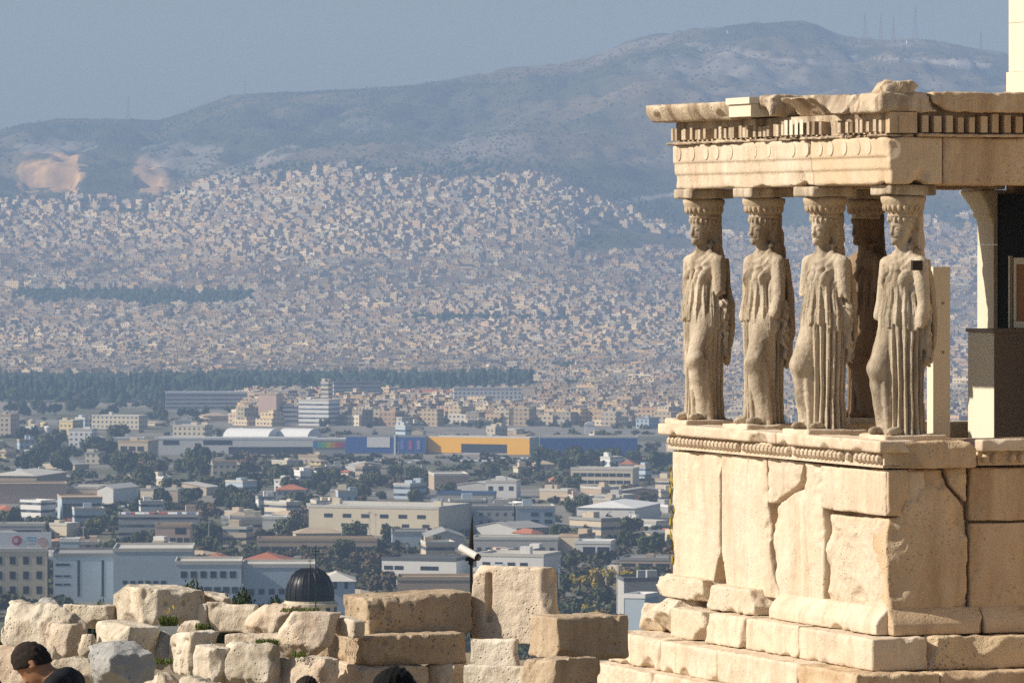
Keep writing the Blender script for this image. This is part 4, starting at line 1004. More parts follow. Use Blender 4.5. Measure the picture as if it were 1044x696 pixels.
# ------------------------------------------------------------------ the city: materials
def wallmat(name, col=None, pw=3.2, ph=3.1, w0=.28, w1=.72, h0=.34, h1=.80, glass=(.05, .06, .075), band=False, var=.10):
    """painted wall whose windows follow the metre grid in its UV map (roof faces have v < 0)"""
    m, t, b = mat_new(name)
    uvn = nd(t, 'ShaderNodeUVMap', uv_map='UVMap').outputs[0]
    sep = nd(t, 'ShaderNodeSeparateXYZ'); t.links.new(uvn, sep.inputs[0])
    u, v = sep.outputs[0], sep.outputs[1]
    fu = math_n(t, 'FRACT', math_n(t, 'DIVIDE', u, pw)); fv = math_n(t, 'FRACT', math_n(t, 'DIVIDE', v, ph))
    inside = math_n(t, 'MULTIPLY', math_n(t, 'GREATER_THAN', fv, h0), math_n(t, 'LESS_THAN', fv, h1))
    if not band:
        inside = math_n(t, 'MULTIPLY', inside, math_n(t, 'MULTIPLY', math_n(t, 'GREATER_THAN', fu, w0), math_n(t, 'LESS_THAN', fu, w1)))
    inside = math_n(t, 'MULTIPLY', inside, math_n(t, 'GREATER_THAN', v, .0))
    cell = nd(t, 'ShaderNodeCombineXYZ'); t.links.new(math_n(t, 'FLOOR', math_n(t, 'DIVIDE', u, pw)), cell.inputs[0]); t.links.new(math_n(t, 'FLOOR', math_n(t, 'DIVIDE', v, ph)), cell.inputs[1])
    wn = nd(t, 'ShaderNodeTexWhiteNoise'); t.links.new(cell.outputs[0], wn.inputs['Vector'])
    gl = mix(t, wn.outputs['Value'], tuple(x*.5 for x in glass), tuple(min(1, x*3.2) for x in glass))
    tc = nd(t, 'ShaderNodeTexCoord').outputs['Object']
    base = nd(t, 'ShaderNodeVertexColor', layer_name='Col').outputs[0] if col is None else col
    dirt = noise_n(t, tc, .35, 5, .7)
    k = mix(t, .22, base, mix(t, dirt, grey(.35), grey(.75)), 'OVERLAY')
    k = mix(t, inside, k, gl)
    t.links.new(k, b.inputs['Base Color']); b.inputs['Roughness'].default_value = .75
    return m
CREAM, WHITE, BEIGE, PINKC, GREYC, YEL, BLUEG, TAN, TERRA = (.62, .54, .40), (.72, .70, .66), (.52, .43, .31), (.55, .40, .31), (.42, .41, .39), (.66, .52, .26), (.42, .49, .55), (.44, .34, .24), (.42, .17, .10)
WALLC = {'cream': CREAM, 'white': WHITE, 'beige': BEIGE, 'pinkish': PINKC, 'grey': GREYC, 'yellow': YEL, 'blue-grey': BLUEG, 'tan': TAN}
WM = {k: wallmat('wall_'+k.replace('-', '_'), c) for k, c in WALLC.items()}
WB = {k: wallmat('banded_wall_'+k.replace('-', '_'), c, band=True, h0=.45, h1=.82) for k, c in WALLC.items()}
WP = {k: plain('render_'+k.replace('-', '_'), c, .8, var=.12, vs=.25) for k, c in WALLC.items()}
RM = {'grey': plain('roof_grey', (.30, .295, .28), .9, var=.25, vs=.2), 'pale': plain('roof_pale', (.55, .52, .46), .85, var=.15, vs=.2), 'dark': plain('roof_dark', (.12, .125, .13), .8, var=.25, vs=.2), 'red': plain('roof_tiles', (.40, .15, .085), .85, var=.25, vs=.5), 'tan': plain('roof_tan', (.45, .35, .24), .85, var=.18, vs=.2), 'white': plain('roof_white', (.74, .73, .70), .7, var=.08, vs=.2), 'blue': plain('roof_blue', (.10, .17, .30), .7, var=.15, vs=.2)}
M_GLASS = plain('window_glass', (.035, .045, .06), .2, spec=.5, var=.3, vs=.7)
M_FRAME = plain('window_frame', (.7, .69, .66), .6)
def uvbox(w, d, h, roof=True):
    """walls (and flat top) of a box: front at y=0, base at z=0, UV in metres"""
    V = np.array([[-w/2, 0, 0], [w/2, 0, 0], [w/2, d, 0], [-w/2, d, 0]]); V = np.concatenate([V-[0, 0, 6], V+[0, 0, h]])
    Fq = [[0, 1, 5, 4], [1, 2, 6, 5], [2, 3, 7, 6], [3, 0, 4, 7], [4, 5, 6, 7]]
    uv = []
    o = random.randint(0, 50)*3.2
    for k, L in enumerate((w, d, w, d)): uv += [(o, -6), (o+L, -6), (o+L, h), (o, h)]; o += 32
    uv += [(0, -9)]*4
    return mesh_np('wall', V, np.array(Fq), False, uv=np.array(uv))
WIN_ME = MB(); WIN_ME.box(-.5, .5, -.5, .5, 0, 1); WIN_ME = WIN_ME.mesh('window'); WIN_ME.materials.append(M_GLASS)
def windows(par, w, d, rows, face='front', yoff=-.05):
    """rows: (z0, z1, n, width, x0, x1) -> one part for every window"""
    for z0, z1, n, ww, x0, x1 in rows:
        for i in range(n):
            x = x0+(i+.5)*(x1-x0)/n
            o = bpy.data.objects.new('window', WIN_ME); COL.objects.link(o); o.parent = par
            if face == 'front': o.location = (x, 0.02, z0); o.scale = (ww, .14, z1-z0)
            else: o.location = (-w/2+.02, d/2+x, z0); o.scale = (.14, ww, z1-z0)
FOOT = []
def place(px0, px1, yb, D=None):
    g = ground((px0+px1)/2, yb) if D is None else Vector((((px0+px1)/2-CX)/F*D, D, hz(((px0+px1)/2-CX)/F*D, D)))
    return g, F/g.y
def building(name, label, cat, px0, px1, yt, yb, depth, yaw, wall, roof='flat', rc='grey', D=None, group=None, clutter=True, win=None, wmode='W', winleft=None, eave=.0, seed=None):
    g, s = place(px0, px1, yb, D)
    a = rad(yaw)
    ca = abs(math.cos(a)); sa = abs(math.sin(a))
    w = max(3.0, ((px1-px0)/s-depth*sa)/ca) if depth*sa < .6*(px1-px0)/s else max(3.0, (px1-px0)/s*.62/ca)
    if depth*sa >= .6*(px1-px0)/s: depth = max(3.0, (px1-px0)/s*.38/max(sa, .1))
    h = (HY-yt)/F*g.y-g.z
    if h < 2.5: h = 2.5
    t = empty(name, g, a, label, cat, group)
    # keep the nearest corner on the pixel base: shift so that the box is centred
    off = Matrix.Rotation(a, 3, 'Z') @ Vector((0, depth/2, 0)); t.location = g-Vector((off.x, 0, 0))
    FOOT.append((t.location.x+off.x, g.y+off.y, max(w, depth)*.55))
    mats = {'W': WM, 'B': WB, 'P': WP}[wmode]
    hw = h
    if roof == 'gable': hw = h-min(h*.35, .13*w+.8)
    if roof == 'barrelx': hw = h*.35
    if roof == 'barrel': hw = h-min(h*.6, .28*w)
    if roof == 'hip': hw = h-min(h*.35, 2.2)
    b = link('wall', uvbox(w, depth, hw), t, mats[wall])
    if roof == 'flat':
        mb = MB(); e = .15+eave; mb.box(-w/2-e, w/2+e, -e, depth+e, h-.35, h+.02)
        for x0, x1, y0, y1 in ((-w/2-e, w/2+e, -e, -e+.3), (-w/2-e, w/2+e, depth+e-.3, depth+e), (-w/2-e, -w/2-e+.3, -e+.301, depth+e-.301), (w/2+e-.3, w/2+e, -e+.301, depth+e-.301)): mb.box(x0, x1, y0, y1, h+.021, h+.7)
        r = mb.build('roof', RM[rc], t)
        if clutter:
            rg = random.Random(seed or px0*7+yt)
            for _ in range(rg.choice((1, 1, 2))):
                cw, cd, ch = rg.uniform(2.2, 4.5), rg.uniform(2.2, 4.5), rg.uniform(1.6, 3)
                x = rg.uniform(-w/2+cw/2, w/2-cw/2) if w > cw+1 else 0; y = rg.uniform(cd/2, depth-cd/2) if depth > cd+1 else depth/2
                mb = MB(); mb.box(x-cw/2, x+cw/2, y-cd/2, y+cd/2, h+.05, h+ch); mb.build('stair_tower', WP[wall], t)
    elif roof in ('gable', 'gablex'):
        e = .4
        if roof == 'gable':   # ridge along depth, gable end to the front
            mb = MB(); mb.prism([(-w/2-e, hw-.1), (0, h-.1), (w/2+e, hw-.1), (w/2+e, hw+.15), (0, h+.15), (-w/2-e, hw+.15)], -e, depth+e); mb.build('roof', RM[rc], t)
            mb = MB(); mb.prism([(-w/2, hw), (w/2, hw), (0, h-.12)], .02, depth-.02); mb.build('gable_end', mats[wall] if wmode == 'P' else WP[wall], t)
    elif roof == 'hip':
        e = .5; V = [(-w/2-e, -e, hw), (w/2+e, -e, hw), (w/2+e, depth+e, hw), (-w/2-e, depth+e, hw)]
        r_ = min(w, depth)*.5
        if w >= depth: V += [(-w/2+r_, depth/2, h), (w/2-r_, depth/2, h)]; Fs = [(0, 1, 5, 4), (1, 2, 5), (2, 3, 4, 5), (3, 0, 4), (3, 2, 1, 0)]
        else: V += [(0, r_, h), (0, depth-r_, h)]; Fs = [(0, 1, 4), (1, 2, 5, 4), (2, 3, 5), (3, 0, 4, 5), (3, 2, 1, 0)]
        mb = MB(); mb.add(V, Fs); mb.build('roof', RM[rc], t)
    elif roof == 'barrelx':
        pts = [(depth/2+depth/2*math.cos(k), hw+(h-hw)*math.sin(k)) for k in np.linspace(0, math.pi, 13)]
        V = [(-w/2, y, z) for y, z in pts]+[(w/2, y, z) for y, z in pts]; n = 13
        mb = MB(); mb.add(V, [(k, k+1, n+k+1, n+k) for k in range(n-1)]+[tuple(range(n-1, -1, -1)), tuple(range(n, 2*n))]); mb.build('roof', RM[rc], t)
    elif roof == 'barrel':
        pts = [(w/2*math.cos(k), hw+(h-hw)*math.sin(k)) for k in np.linspace(0, math.pi, 13)]
        mb = MB(); mb.prism(pts, -.3, depth+.3); mb.build('roof', RM[rc], t)
    if win: windows(t, w, depth, win(w, h))
    if winleft: windows(t, w, depth, winleft(depth, h), 'left')
    t['_dim'] = (w, depth, h)
    del t['_dim']
    return t, w, depth, h
def grid(nr, nc, zf=.30, ww=.55, hh=.5, lo=.08, hi=.06):
    def fn(w, h):
        st = h*(1-lo-hi)/nr
        return [(h*lo+st*i+st*zf, h*lo+st*i+st*(zf+hh), nc, w/nc*ww, -w/2+.4, w/2-.4) for i in range(nr)]
    return fn
# ------------------------------------------------------------------ buildings one can single out
BL = building
t, w, d, h = BL('office_building', 'cream three storey office with a white advertising board on its roof', 'building', -42, 48, 561, 614, 26, 4, 'cream', rc='pale', clutter=False, wmode='P', win=grid(3, 6, .28, .42, .52))
bb = empty('billboard', t.matrix_basis @ Vector((0, 0, 0)), 0); COL.objects.unlink(bb); bpy.data.objects.remove(bb)
def billboard(par, w, h, x0, x1, hh, label=None):
    b = MB(); b.box(x0, x1, .6, 1.0, h+.75, h+.75+hh); board = b.build('billboard', plain('white_board', (.72, .74, .76), .6, var=.04), par)
    return board
bd = billboard(t, w, h, -w/2+.5, w/2+1.2, 4.6)
mb = MB(); mb.tube((w*.13, .58, h+2.9), (w*.13, .50, h+2.9), 1.45, n=20); mb.build('red_logo', plain('logo_red', (.50, .10, .14), .6), bd)
mb = MB(); mb.tube((w*.13-.25, .49, h+3.0), (w*.13-.25, .46, h+3.0), .75, n=16); mb.build('logo_eye', plain('logo_pale', (.62, .5, .56), .6), bd)
mb = MB(); mb.box(w*.24, w*.37, .52, .57, h+3.55, h+3.95); mb.build('blue_line', plain('line_blue', (.22, .42, .62), .6), bd)
mb = MB(); mb.box(w*.24, w*.36, .52, .57, h+2.75, h+3.05); mb.build('blue_line', plain('line_blue', (.22, .42, .62), .6), bd)
mb = MB(); mb.box(w*.25, w*.35, .52, .57, h+1.7, h+2.0); mb.build('rose_line', plain('line_rose', (.55, .35, .4), .6), bd)
mb = MB(); mb.tube((w*.44, .58, h+2.6), (w*.44, .52, h+2.6), 1.3, n=16); mb.tube((w*.46, .58, h+1.8), (w*.46, .53, h+1.8), 1.2, n=16); mb.build('picture', plain('picture_pink', (.60, .42, .36), .6), bd)
BL('office_building', 'plain blue-grey office with black vertical strips, right of the cream office', 'building', 49, 119, 566, 614, 30, 3, 'blue-grey', rc='grey', clutter=False, wmode='P', win=lambda w, h: [(h*.78, h*.83, 1, w*.22, -w/2+.3, -w/2+w*.28), (h*.54, h*.58, 2, w*.11, -w/2+.3, -w/2+w*.28), (h*.36, h*.40, 2, w*.11, -w/2+.3, -w/2+w*.28), (h*.12, h*.9, 1, .75, -w*.12, -w*.08), (h*.12, h*.9, 1, .75, w*.26, w*.30)])
BL('factory_hall', 'long blue-grey hall with a raised upper storey, behind the topmost left stone', 'building', 112, 196, 561, 612, 30, 2, 'blue-grey', rc='pale', wmode='P', win=lambda w, h: [(h*.42, h*.48, 6, 1.4, -w*.4, w*.18)], clutter=False, D=1640)
BL('office_wing', 'blue-grey wing with two rows of paired windows left of the black dome', 'building', 176, 246, 574, 616, 22, 2, 'blue-grey', rc='pale', wmode='P', clutter=False, D=1560, win=lambda w, h: [(h*.76, h*.87, 6, 1.7, -w/2+1, w/2-1), (h*.50, h*.61, 7, 1.8, -w/2+.5, w/2-.5), (h*.2, h*.32, 7, 1.8, -w/2+.5, w/2-.5)])
BL('office_wing', 'pale blue-grey building directly behind the black dome', 'building', 245, 322, 577, 616, 22, 2, 'blue-grey', rc='pale', wmode='P', clutter=False, D=1570, win=lambda w, h: [(h*.5, h*.6, 4, 1.6, -w/2+1, w*.1)])
BL('office_wing', 'light blue building with two tiny windows right of the black dome', 'building', 322, 362, 584, 618, 18, 3, 'blue-grey', roof='hip', rc='pale', wmode='P', D=1540, win=lambda w, h: [(h*.72, h*.84, 2, .9, -w*.2, w*.4)])
BL('tiled_house', 'white house with a red tiled roof above the black dome', 'house', 246, 296, 564, 584, 16, -6, 'white', roof='hip', rc='red', wmode='P', D=1700, win=lambda w, h: [(h*.3, h*.5, 3, 1.5, -w*.45, w*.1)])
BL('tiled_house', 'long red tiled roof behind the blue-grey wing', 'house', 196, 243, 565, 584, 15, -8, 'tan', roof='hip', rc='red', wmode='P', D=1690)
BL('depot_building', 'bright white low building with dark windows left of the security camera', 'building', 389, 482, 570, 606, 16, -18, 'white', rc='dark', wmode='P', clutter=False, D=1720, win=lambda w, h: [(h*.68, h*.80, 2, 2.9, -w*.48, -w*.2), (h*.68, h*.80, 2, 2.9, w*.02, w*.26)])
BL('shed', 'low shed with a brown sheet roof in front of the white depot', 'building', 405, 482, 590, 614, 14, 0, 'tan', roof='flat', rc='tan', wmode='P', clutter=False, D=1570)
BL('depot_building', 'white flat building behind the tall slotted block', 'building', 486, 572, 566, 592, 18, -18, 'white', rc='pale', wmode='P', D=1800, win=lambda w, h: [(h*.55, h*.72, 4, 2.6, -w*.45, w*.3)])
BL('long_warehouse', 'long grey low block with repeated bays right of the security camera', 'building', 482, 572, 549, 566, 16, -4, 'grey', rc='pale', wmode='P', clutter=False, win=lambda w, h: [(h*.1, h*.45, 9, 1.6, -w/2+.6, w/2-.6)])
BL('workshop', 'blank beige wall building above the long low stone block', 'building', 571, 607, 546, 566, 14, -25, 'beige', rc='tan', wmode='P')
BL('workshop', 'white and blue low block right of the blank beige building', 'building', 586, 628, 553, 570, 14, -8, 'white', rc='white', wmode='P', clutter=False, win=lambda w, h: [(h*.15, h*.75, 2, w*.34, -w*.3, w*.5)])
BL('office_building', 'dark ribbon-windowed flat block left of the porch podium', 'building', 632, 694, 570, 592, 18, -10, 'tan', rc='grey', wmode='P', D=1850, win=lambda w, h: [(h*.52, h*.74, 3, w*.27, -w*.5, w*.5)])
BL('office_building', 'grey flat roofed block below the ribbon-windowed one, by the podium', 'building', 630, 690, 591, 612, 16, 6, 'grey', rc='dark', wmode='P', D=1600)
BL('tower_block', 'pale blue narrow block beside the lower left steps of the porch', 'building', 637, 672, 608, 662, 9, -22, 'blue-grey', rc='white', wmode='P', D=1330, clutter=False, win=lambda w, h: [(h*.45, h*.5, 1, w*.5, -w*.1, w*.45)])
BL('sports_hall', 'wide white hall with a broad low pitched roof left of the podium', 'building', 588, 676, 512, 536, 48, -14, 'white', roof='hip', rc='white', wmode='P')
BL('school', 'long cream building with two rows of awnings left of the podium', 'building', 582, 652, 478, 499, 14, -14, 'cream', rc='pale', wmode='P', clutter=False, win=lambda w, h: [(h*.62, h*.80, 8, 3.2, -w/2+1, w/2-1), (h*.26, h*.44, 8, 3.2, -w/2+1, w/2-1)])
BL('tiled_house', 'small house with a crimson roof behind the cream awning building', 'house', 631, 651, 469, 481, 10, -15, 'white', roof='hip', rc='red', wmode='P')
BL('office_building', 'blue-grey three storey office with square dark windows, mid picture', 'building', 523, 566, 517, 546, 18, 4, 'blue-grey', rc='pale', wmode='P', win=lambda w, h: [(h*.68, h*.82, 2, 3, -w*.2, w*.5), (h*.42, h*.56, 2, 3, -w*.2, w*.5), (h*.1, h*.24, 1, 4, w*.05, w*.4)])
BL('warehouse', 'slatted grey shed left of the blue-grey office', 'building', 478, 524, 517, 545, 22, 0, 'grey', rc='grey', wmode='W')
BL('blue_shed', 'long bright blue shed in the middle of the plain', 'building', 445, 506, 503, 514, 14, -4, 'grey', rc='blue', wmode='P', clutter=False)
BL('house', 'white house with three dark windows above the blue shed', 'house', 495, 531, 491, 508, 12, -10, 'white', rc='pale', wmode='P', win=lambda w, h: [(h*.45, h*.72, 3, 2.2, -w*.5, w*.5)])
BL('factory_building', 'big long cream factory in the centre of the plain', 'building', 314, 478, 517, 546, 34, -20, 'cream', rc='pale', wmode='P', win=lambda w, h: [(h*.62, h*.76, 6, 3.6, -w*.42, w*.44), (h*.3, h*.42, 5, 3, -w*.3, w*.48)])
BL('house', 'small pale house on the roof edge behind the cream factory', 'house', 337, 362, 500, 516, 10, -10, 'cream', rc='pale', wmode='P', win=lambda w, h: [(h*.4, h*.7, 2, 1.6, 0, w*.45)])
BL('warehouse', 'grey warehouse with a shallow gable in front of the cream factory', 'building', 430, 474, 541, 560, 30, 4, 'grey', roof='gable', rc='grey', wmode='P')
BL('warehouse', 'low grey shed left of the gabled warehouse', 'building', 398, 436, 543, 557, 20, 2, 'blue-grey', rc='grey', wmode='P', clutter=False)
BL('tiled_house', 'grey villa with a long red roof among dark trees', 'house', 281, 312, 494, 514, 12, 0, 'grey', roof='hip', rc='red', wmode='W')
BL('warehouse', 'brown hall with a pale yellow roof above the blue shed', 'building', 436, 478, 484, 500, 30, 6, 'tan', roof='flat', rc='pale', wmode='P', clutter=False)
t, w, d, h = BL('exhibition_hall', 'left white barrel roofed hall', 'hall', 226, 288, 437, 456, 22, -24, 'white', roof='barrelx', rc='white', wmode='P')
t, w, d, h = BL('exhibition_hall', 'right white barrel roofed hall beside the rainbow sign', 'hall', 282, 328, 437, 456, 22, -24, 'white', roof='barrelx', rc='white', wmode='P')
t, w, d, h = BL('shopping_hall', 'long white shop front below the two barrel roofs', 'building', 158, 322, 447, 464, 16, 0, 'white', rc='white', wmode='P', clutter=False, win=lambda w, h: [(h*.05, h*.5, 8, w*.11, -w*.02, w*.5), (h*.62, h*.9, 1, w*.10, -w*.46, -w*.34), (h*.62, h*.9, 1, w*.18, -w*.22, 0)])
t, w, d, h = BL('shop', 'grey shop with a rainbow strip sign', 'building', 319, 352, 448, 466, 16, 0, 'grey', rc='white', wmode='P', clutter=False)
for i, c in enumerate([(.05, .25, .5), (.1, .45, .45), (.2, .5, .15), (.6, .5, .05), (.65, .3, .05), (.6, .1, .08), (.45, .1, .3)]):
    mb = MB(); mb.box(-w/2+i*w/7.2+.1, -w/2+(i+1)*w/7.2, -.25, -.16, h*.55, h*.85); mb.build('sign_strip', plain('rainbow_paint', c, .6), t)
M_BLUE = plain('store_blue', (.035, .10, .32), .6, var=.08, vs=.1); M_ORANGE = plain('store_orange', (.82, .43, .02), .6, var=.06, vs=.1)
t, w, d, h = BL('blue_store', 'blue store front with a white board, left of the orange store', 'building', 350, 437, 445, 464, 14, -8, 'grey', rc='grey', wmode='P', clutter=False)
mb = MB(); mb.box(-w/2+.05, w/2-.05, -.3, -.02, h*.12, h*.98); mb.build('facade', M_BLUE, t)
mb = MB(); mb.box(-w*.21, w*.07, -.5, -.32, h*.42, h*.98); mb.build('white_board', M_FRAME, t)
mb = MB(); mb.box(w*.12, w*.14, -.7, -.35, -.4, h*1.1); mb.build('flag_mast', M_FRAME, t)
for i in range(3): mb = MB(); mb.box(w*(.2+i*.1), w*(.24+i*.1), -.5, -.32, h*.3, h*.8); mb.build('sign_panel', plain('muted_sign', [(.12, .2, .5), (.4, .1, .25), (.3, .25, .4)][i], .6), t)
t, w, d, h = BL('orange_store', 'large bright orange store with a dark recessed entrance', 'building', 436, 550, 446, 463, 14, -24, 'grey', rc='pale', wmode='P', clutter=False)
mb = MB(); mb.box(-w/2+.05, -w*.17, -.3, -.02, h*.06, h*1.0); mb.box(w*.28, w/2-.05, -.3, -.02, h*.0, h*1.0); mb.box(-w*.17, w*.28, -.3, -.02, h*.62, h*1.0); mb.build('orange_facade', M_ORANGE, t)
mb = MB(); mb.box(-w*.17, w*.28, -.15, -.02, h*.1, h*.6); mb.build('window', M_GLASS, t)
t, w, d, h = BL('blue_store', 'long dark blue store right of the orange store, behind trees', 'building', 550, 650, 446, 466, 20, 0, 'grey', rc='pale', wmode='P', clutter=False)
mb = MB(); mb.box(-w/2+.05, w/2-.05, -.3, -.02, h*.05, h*.98); mb.build('facade', M_BLUE, t)
BL('hospital', 'white stepped office with banded floors below its slim tower', 'building', 304, 346, 408, 434, 18, -24, 'white', rc='pale', wmode='B')
BL('tower', 'slim cream tower above the white stepped office', 'tower', 327, 339, 390, 432, 7, -24, 'cream', rc='pale', wmode='B', D=None)
BL('brick_tower', 'reddish brick block left of the white stepped office', 'building', 263, 289, 402, 432, 12, -24, 'pinkish', rc='tan', wmode='P')
BL('office_building', 'low white annex between the brick block and the stepped office', 'building', 288, 306, 414, 432, 12, -10, 'white', rc='pale', wmode='B')
BL('institute', 'long low grey building in front of the cypress row, left', 'building', 168, 252, 400, 418, 14, 4, 'grey', rc='white', wmode='B', clutter=False)
BL('office_slab', 'grey slab of offices right of the slim tower', 'building', 338, 388, 390, 414, 14, 8, 'grey', rc='grey', wmode='B', clutter=False)
BL('barracks', 'long building with a low red roof behind the orange store', 'building', 398, 464, 397, 413, 14, 2, 'grey', roof='hip', rc='red', wmode='W')
BL('university_block', 'pale ribbed four storey slab right of the red roofed building', 'building', 462, 532, 396, 420, 14, 2, 'white', rc='pale', wmode='W')
BL('house_block', 'short pale block at the right end of the ribbed slab', 'building', 530, 548, 395, 416, 12, -10, 'beige', rc='tan', wmode='P')
BL('warehouse', 'wide pale roofed shed at the left edge of the plain', 'building', -14, 60, 480, 502, 50, -12, 'tan', roof='hip', rc='pale', wmode='P')
BL('warehouse', 'dark red walled shed under the wide pale roofs at left', 'building', -12, 68, 494, 514, 24, 6, 'pinkish', rc='tan', wmode='P', clutter=False)
BL('warehouse', 'long shed with a plain pale roof right of the dark red shed', 'building', 70, 104, 497, 514, 24, -4, 'beige', rc='pale', wmode='P', clutter=False)
BL('warehouse', 'gabled warehouse with a white front among parked cars, left', 'building', 99, 138, 494, 516, 26, -22, 'white', roof='gable', rc='pale', wmode='P')
BL('stair_building', 'bright white building with open stair landings, left', 'building', 20, 56, 511, 534, 9, -38, 'white', rc='white', wmode='B', clutter=False)
BL('warehouse', 'tan roofed hall with dark glass front next to the white stair building', 'building', 53, 104, 508, 534, 30, 8, 'blue-grey', rc='tan', wmode='P', clutter=False, win=lambda w, h: [(h*.08, h*.8, 8, w*.11, -w*.48, w*.48)])
BL('workshop', 'pale blank wall left of the pair of low sheds above the parking deck', 'building', 143, 166, 499, 514, 12, -20, 'cream', rc='grey', wmode='P')
BL('workshop', 'second pale shed with an open side above the parking deck', 'building', 165, 186, 499, 512, 10, -12, 'beige', rc='pale', wmode='P')
deck, dw, dd, dh = BL('parking_deck', 'grey parking deck with a row of cars on its roof', 'car park', 118, 202, 526, 550, 22, 3, 'grey', rc='pale', wmode='B', clutter=False)
BL('house_block', 'pinkish block with three dark windows below the parking deck', 'building', 158, 194, 536, 560, 14, 0, 'pinkish', rc='tan', wmode='P', clutter=False, win=lambda w, h: [(h*.28, h*.5, 3, 2, -w*.1, w*.5), (h*.65, h*.92, 1, 4, 0, w*.45)])
BL('villa', 'yellow two storey villa at the left among dark trees', 'house', 60, 84, 429, 447, 12, -30, 'yellow', rc='pale', wmode='W')
BL('villa', 'white arched terrace house right of the yellow villa', 'house', 70, 98, 438, 456, 12, -12, 'white', rc='pale', wmode='W')
BL('house_block', 'cream long block below the cypress row, left of centre', 'building', 93, 150, 424, 438, 14, -22, 'cream', rc='pale', wmode='W')
BL('house_block', 'pink-beige block with large openings, left of the long shop front', 'building', 120, 160, 450, 472, 16, -18, 'beige', rc='tan', wmode='P', win=lambda w, h: [(h*.55, h*.78, 3, 4, -w*.45, w*.4), (h*.15, h*.4, 2, 5, -w*.3, w*.4)])
BL('house_block', 'cream block with a stepped roof behind the long white shop front', 'building', 176, 216, 434, 450, 14, -18, 'cream', rc='pale', wmode='W')
BL('factory_building', 'pale factory with silos beside it at the far left', 'building', -10, 18, 423, 446, 16, -16, 'beige', rc='tan', wmode='W')
def silo(px0, px1, yt, yb, label, m):
    g, s = place(px0, px1, yb); r = (px1-px0)/s/2; h = (HY-yt)/F*g.y-g.z
    t = empty('silo', g, 0, label, 'silo', 'silos at the far left')
    mb = MB(); mb.lathe([(r, -4), (r, h-.3)], 16); mb.build('cylinder_wall', m, t, smooth=True)
    mb = MB(); mb.lathe([(r*1.04, h-.3), (r*.9, h+.2), (.1, h+r*.35)], 16); mb.build('cap', m, t, smooth=True)
silo(29, 36, 428, 448, 'left silo, pale, next to the factory', WP['beige']); silo(41, 49, 431, 448, 'right silo, cream, nearer the yellow villa', WP['yellow']); silo(45, 52, 435, 449, 'white silo just right of the cream one', WP['white'])
BL('bus_shelter', 'row of long white sheds with vehicles left of the cream factory', 'building', 226, 292, 528, 540, 10, 0, 'white', rc='white', wmode='P', clutter=False)
BL('long_warehouse', 'very long low tan shed below the cream factory', 'building', 262, 384, 550, 564, 14, 0, 'tan', rc='tan', wmode='P', clutter=False, win=lambda w, h: [(h*.1, h*.5, 10, w*.085, -w*.48, w*.48)])
BL('long_warehouse', 'low curved roof shed in the trees above the red roofed villa', 'building', 205, 244, 469, 482, 20, 0, 'tan', roof='hip', rc='pale', wmode='P')
BL('workshop', 'grey low shed with white roof at the left above the cream office', 'building', 0, 44, 535, 548, 12, 0, 'grey', rc='pale', wmode='P', clutter=False, win=lambda w, h: [(h*.2, h*.6, 1, w*.9, -w*.5, w*.5)])
BL('workshop', 'small grey cube behind the roof of the cream office', 'building', 61, 80, 551, 572, 8, 0, 'blue-grey', rc='white', wmode='P', D=1780, clutter=False)
BL('storage_tank_house', 'white round-topped water tank right of the orange store', 'tank', 596, 606, 430, 442, 6, 0, 'white', roof='barrel', rc='white', wmode='P')
# ------------------------------------------------------------------ church dome just below the rock
M_DOME = plain('black_lead', (.022, .021, .022), .32, metal=.55, var=.25, vs=.8)
gD = 760.0; gx = (316-CX)/F*gD; zc = (HY-610)/F*gD; r = 24/F*gD
ch = empty('church', Vector((gx, gD, hz(gx, gD))), 0, 'church with a ribbed black dome and a cross, just over the stones', 'church')
zc -= hz(gx, gD)
mb = MB(); mb.lathe([(r*1.0, zc-.2), (r*1.02, zc+.6), (r*.99, zc+1.4), (r*.93, zc+2.1), (r*.8, zc+2.95), (r*.6, zc+3.6), (r*.34, zc+4.0), (.25, zc+4.15)], 40); dm = mb.build('dome', M_DOME, ch, smooth=True)
mb = MB()
for k in range(20):
    a = 2*math.pi*k/20; pr = [(r*1.0, zc-.2), (r*1.02, zc+.6), (r*.99, zc+1.4), (r*.93, zc+2.1), (r*.8, zc+2.95), (r*.6, zc+3.6), (r*.34, zc+4.0)]
    for (r0, z0), (r1, z1) in zip(pr, pr[1:]): mb.tube((r0*math.cos(a), r0*math.sin(a), z0), (r1*math.cos(a), r1*math.sin(a), z1), .10, n=5)
mb.build('rib', M_DOME, dm)
mb = MB(); mb.tube((0, 0, zc+4.1), (0, 0, zc+4.5), .16); mb.tube((0, 0, zc+4.4), (0, 0, zc+5.5), .05, n=6); mb.box(-.32, .32, -.04, .04, zc+5.0, zc+5.1); mb.build('cross', plain('old_gilt', (.22, .17, .08), .5), dm)
mb = MB(); mb.lathe([(r*1.12, -2), (r*1.12, zc-.95), (r*1.2, zc-.9), (r*1.2, zc-.55), (r*1.08, zc-.5), (r*1.08, zc-.2)], 32); dr = mb.build('drum', WP['cream'], ch, smooth=False)
for k in range(12):
    a = 2*math.pi*(k+.5)/12; mb = MB(); mb.box(-.35, .35, -.1, .1, zc-2.4, zc-1.1); o = mb.build('window', M_GLASS, dr); o.location = (r*1.12*math.sin(a), -r*1.12*math.cos(a), 0); o.rotation_euler = (0, 0, a)
mb = MB(); mb.box(-9, 9, -8, 10, -3, zc-3.2); mb.build('nave', WP['cream'], ch)
mp = empty('lamp_post', Vector((gx+1.05, gD-8, hz(gx+1.05, gD-8))), 0, 'thin dark mast in front of the black dome', 'mast')
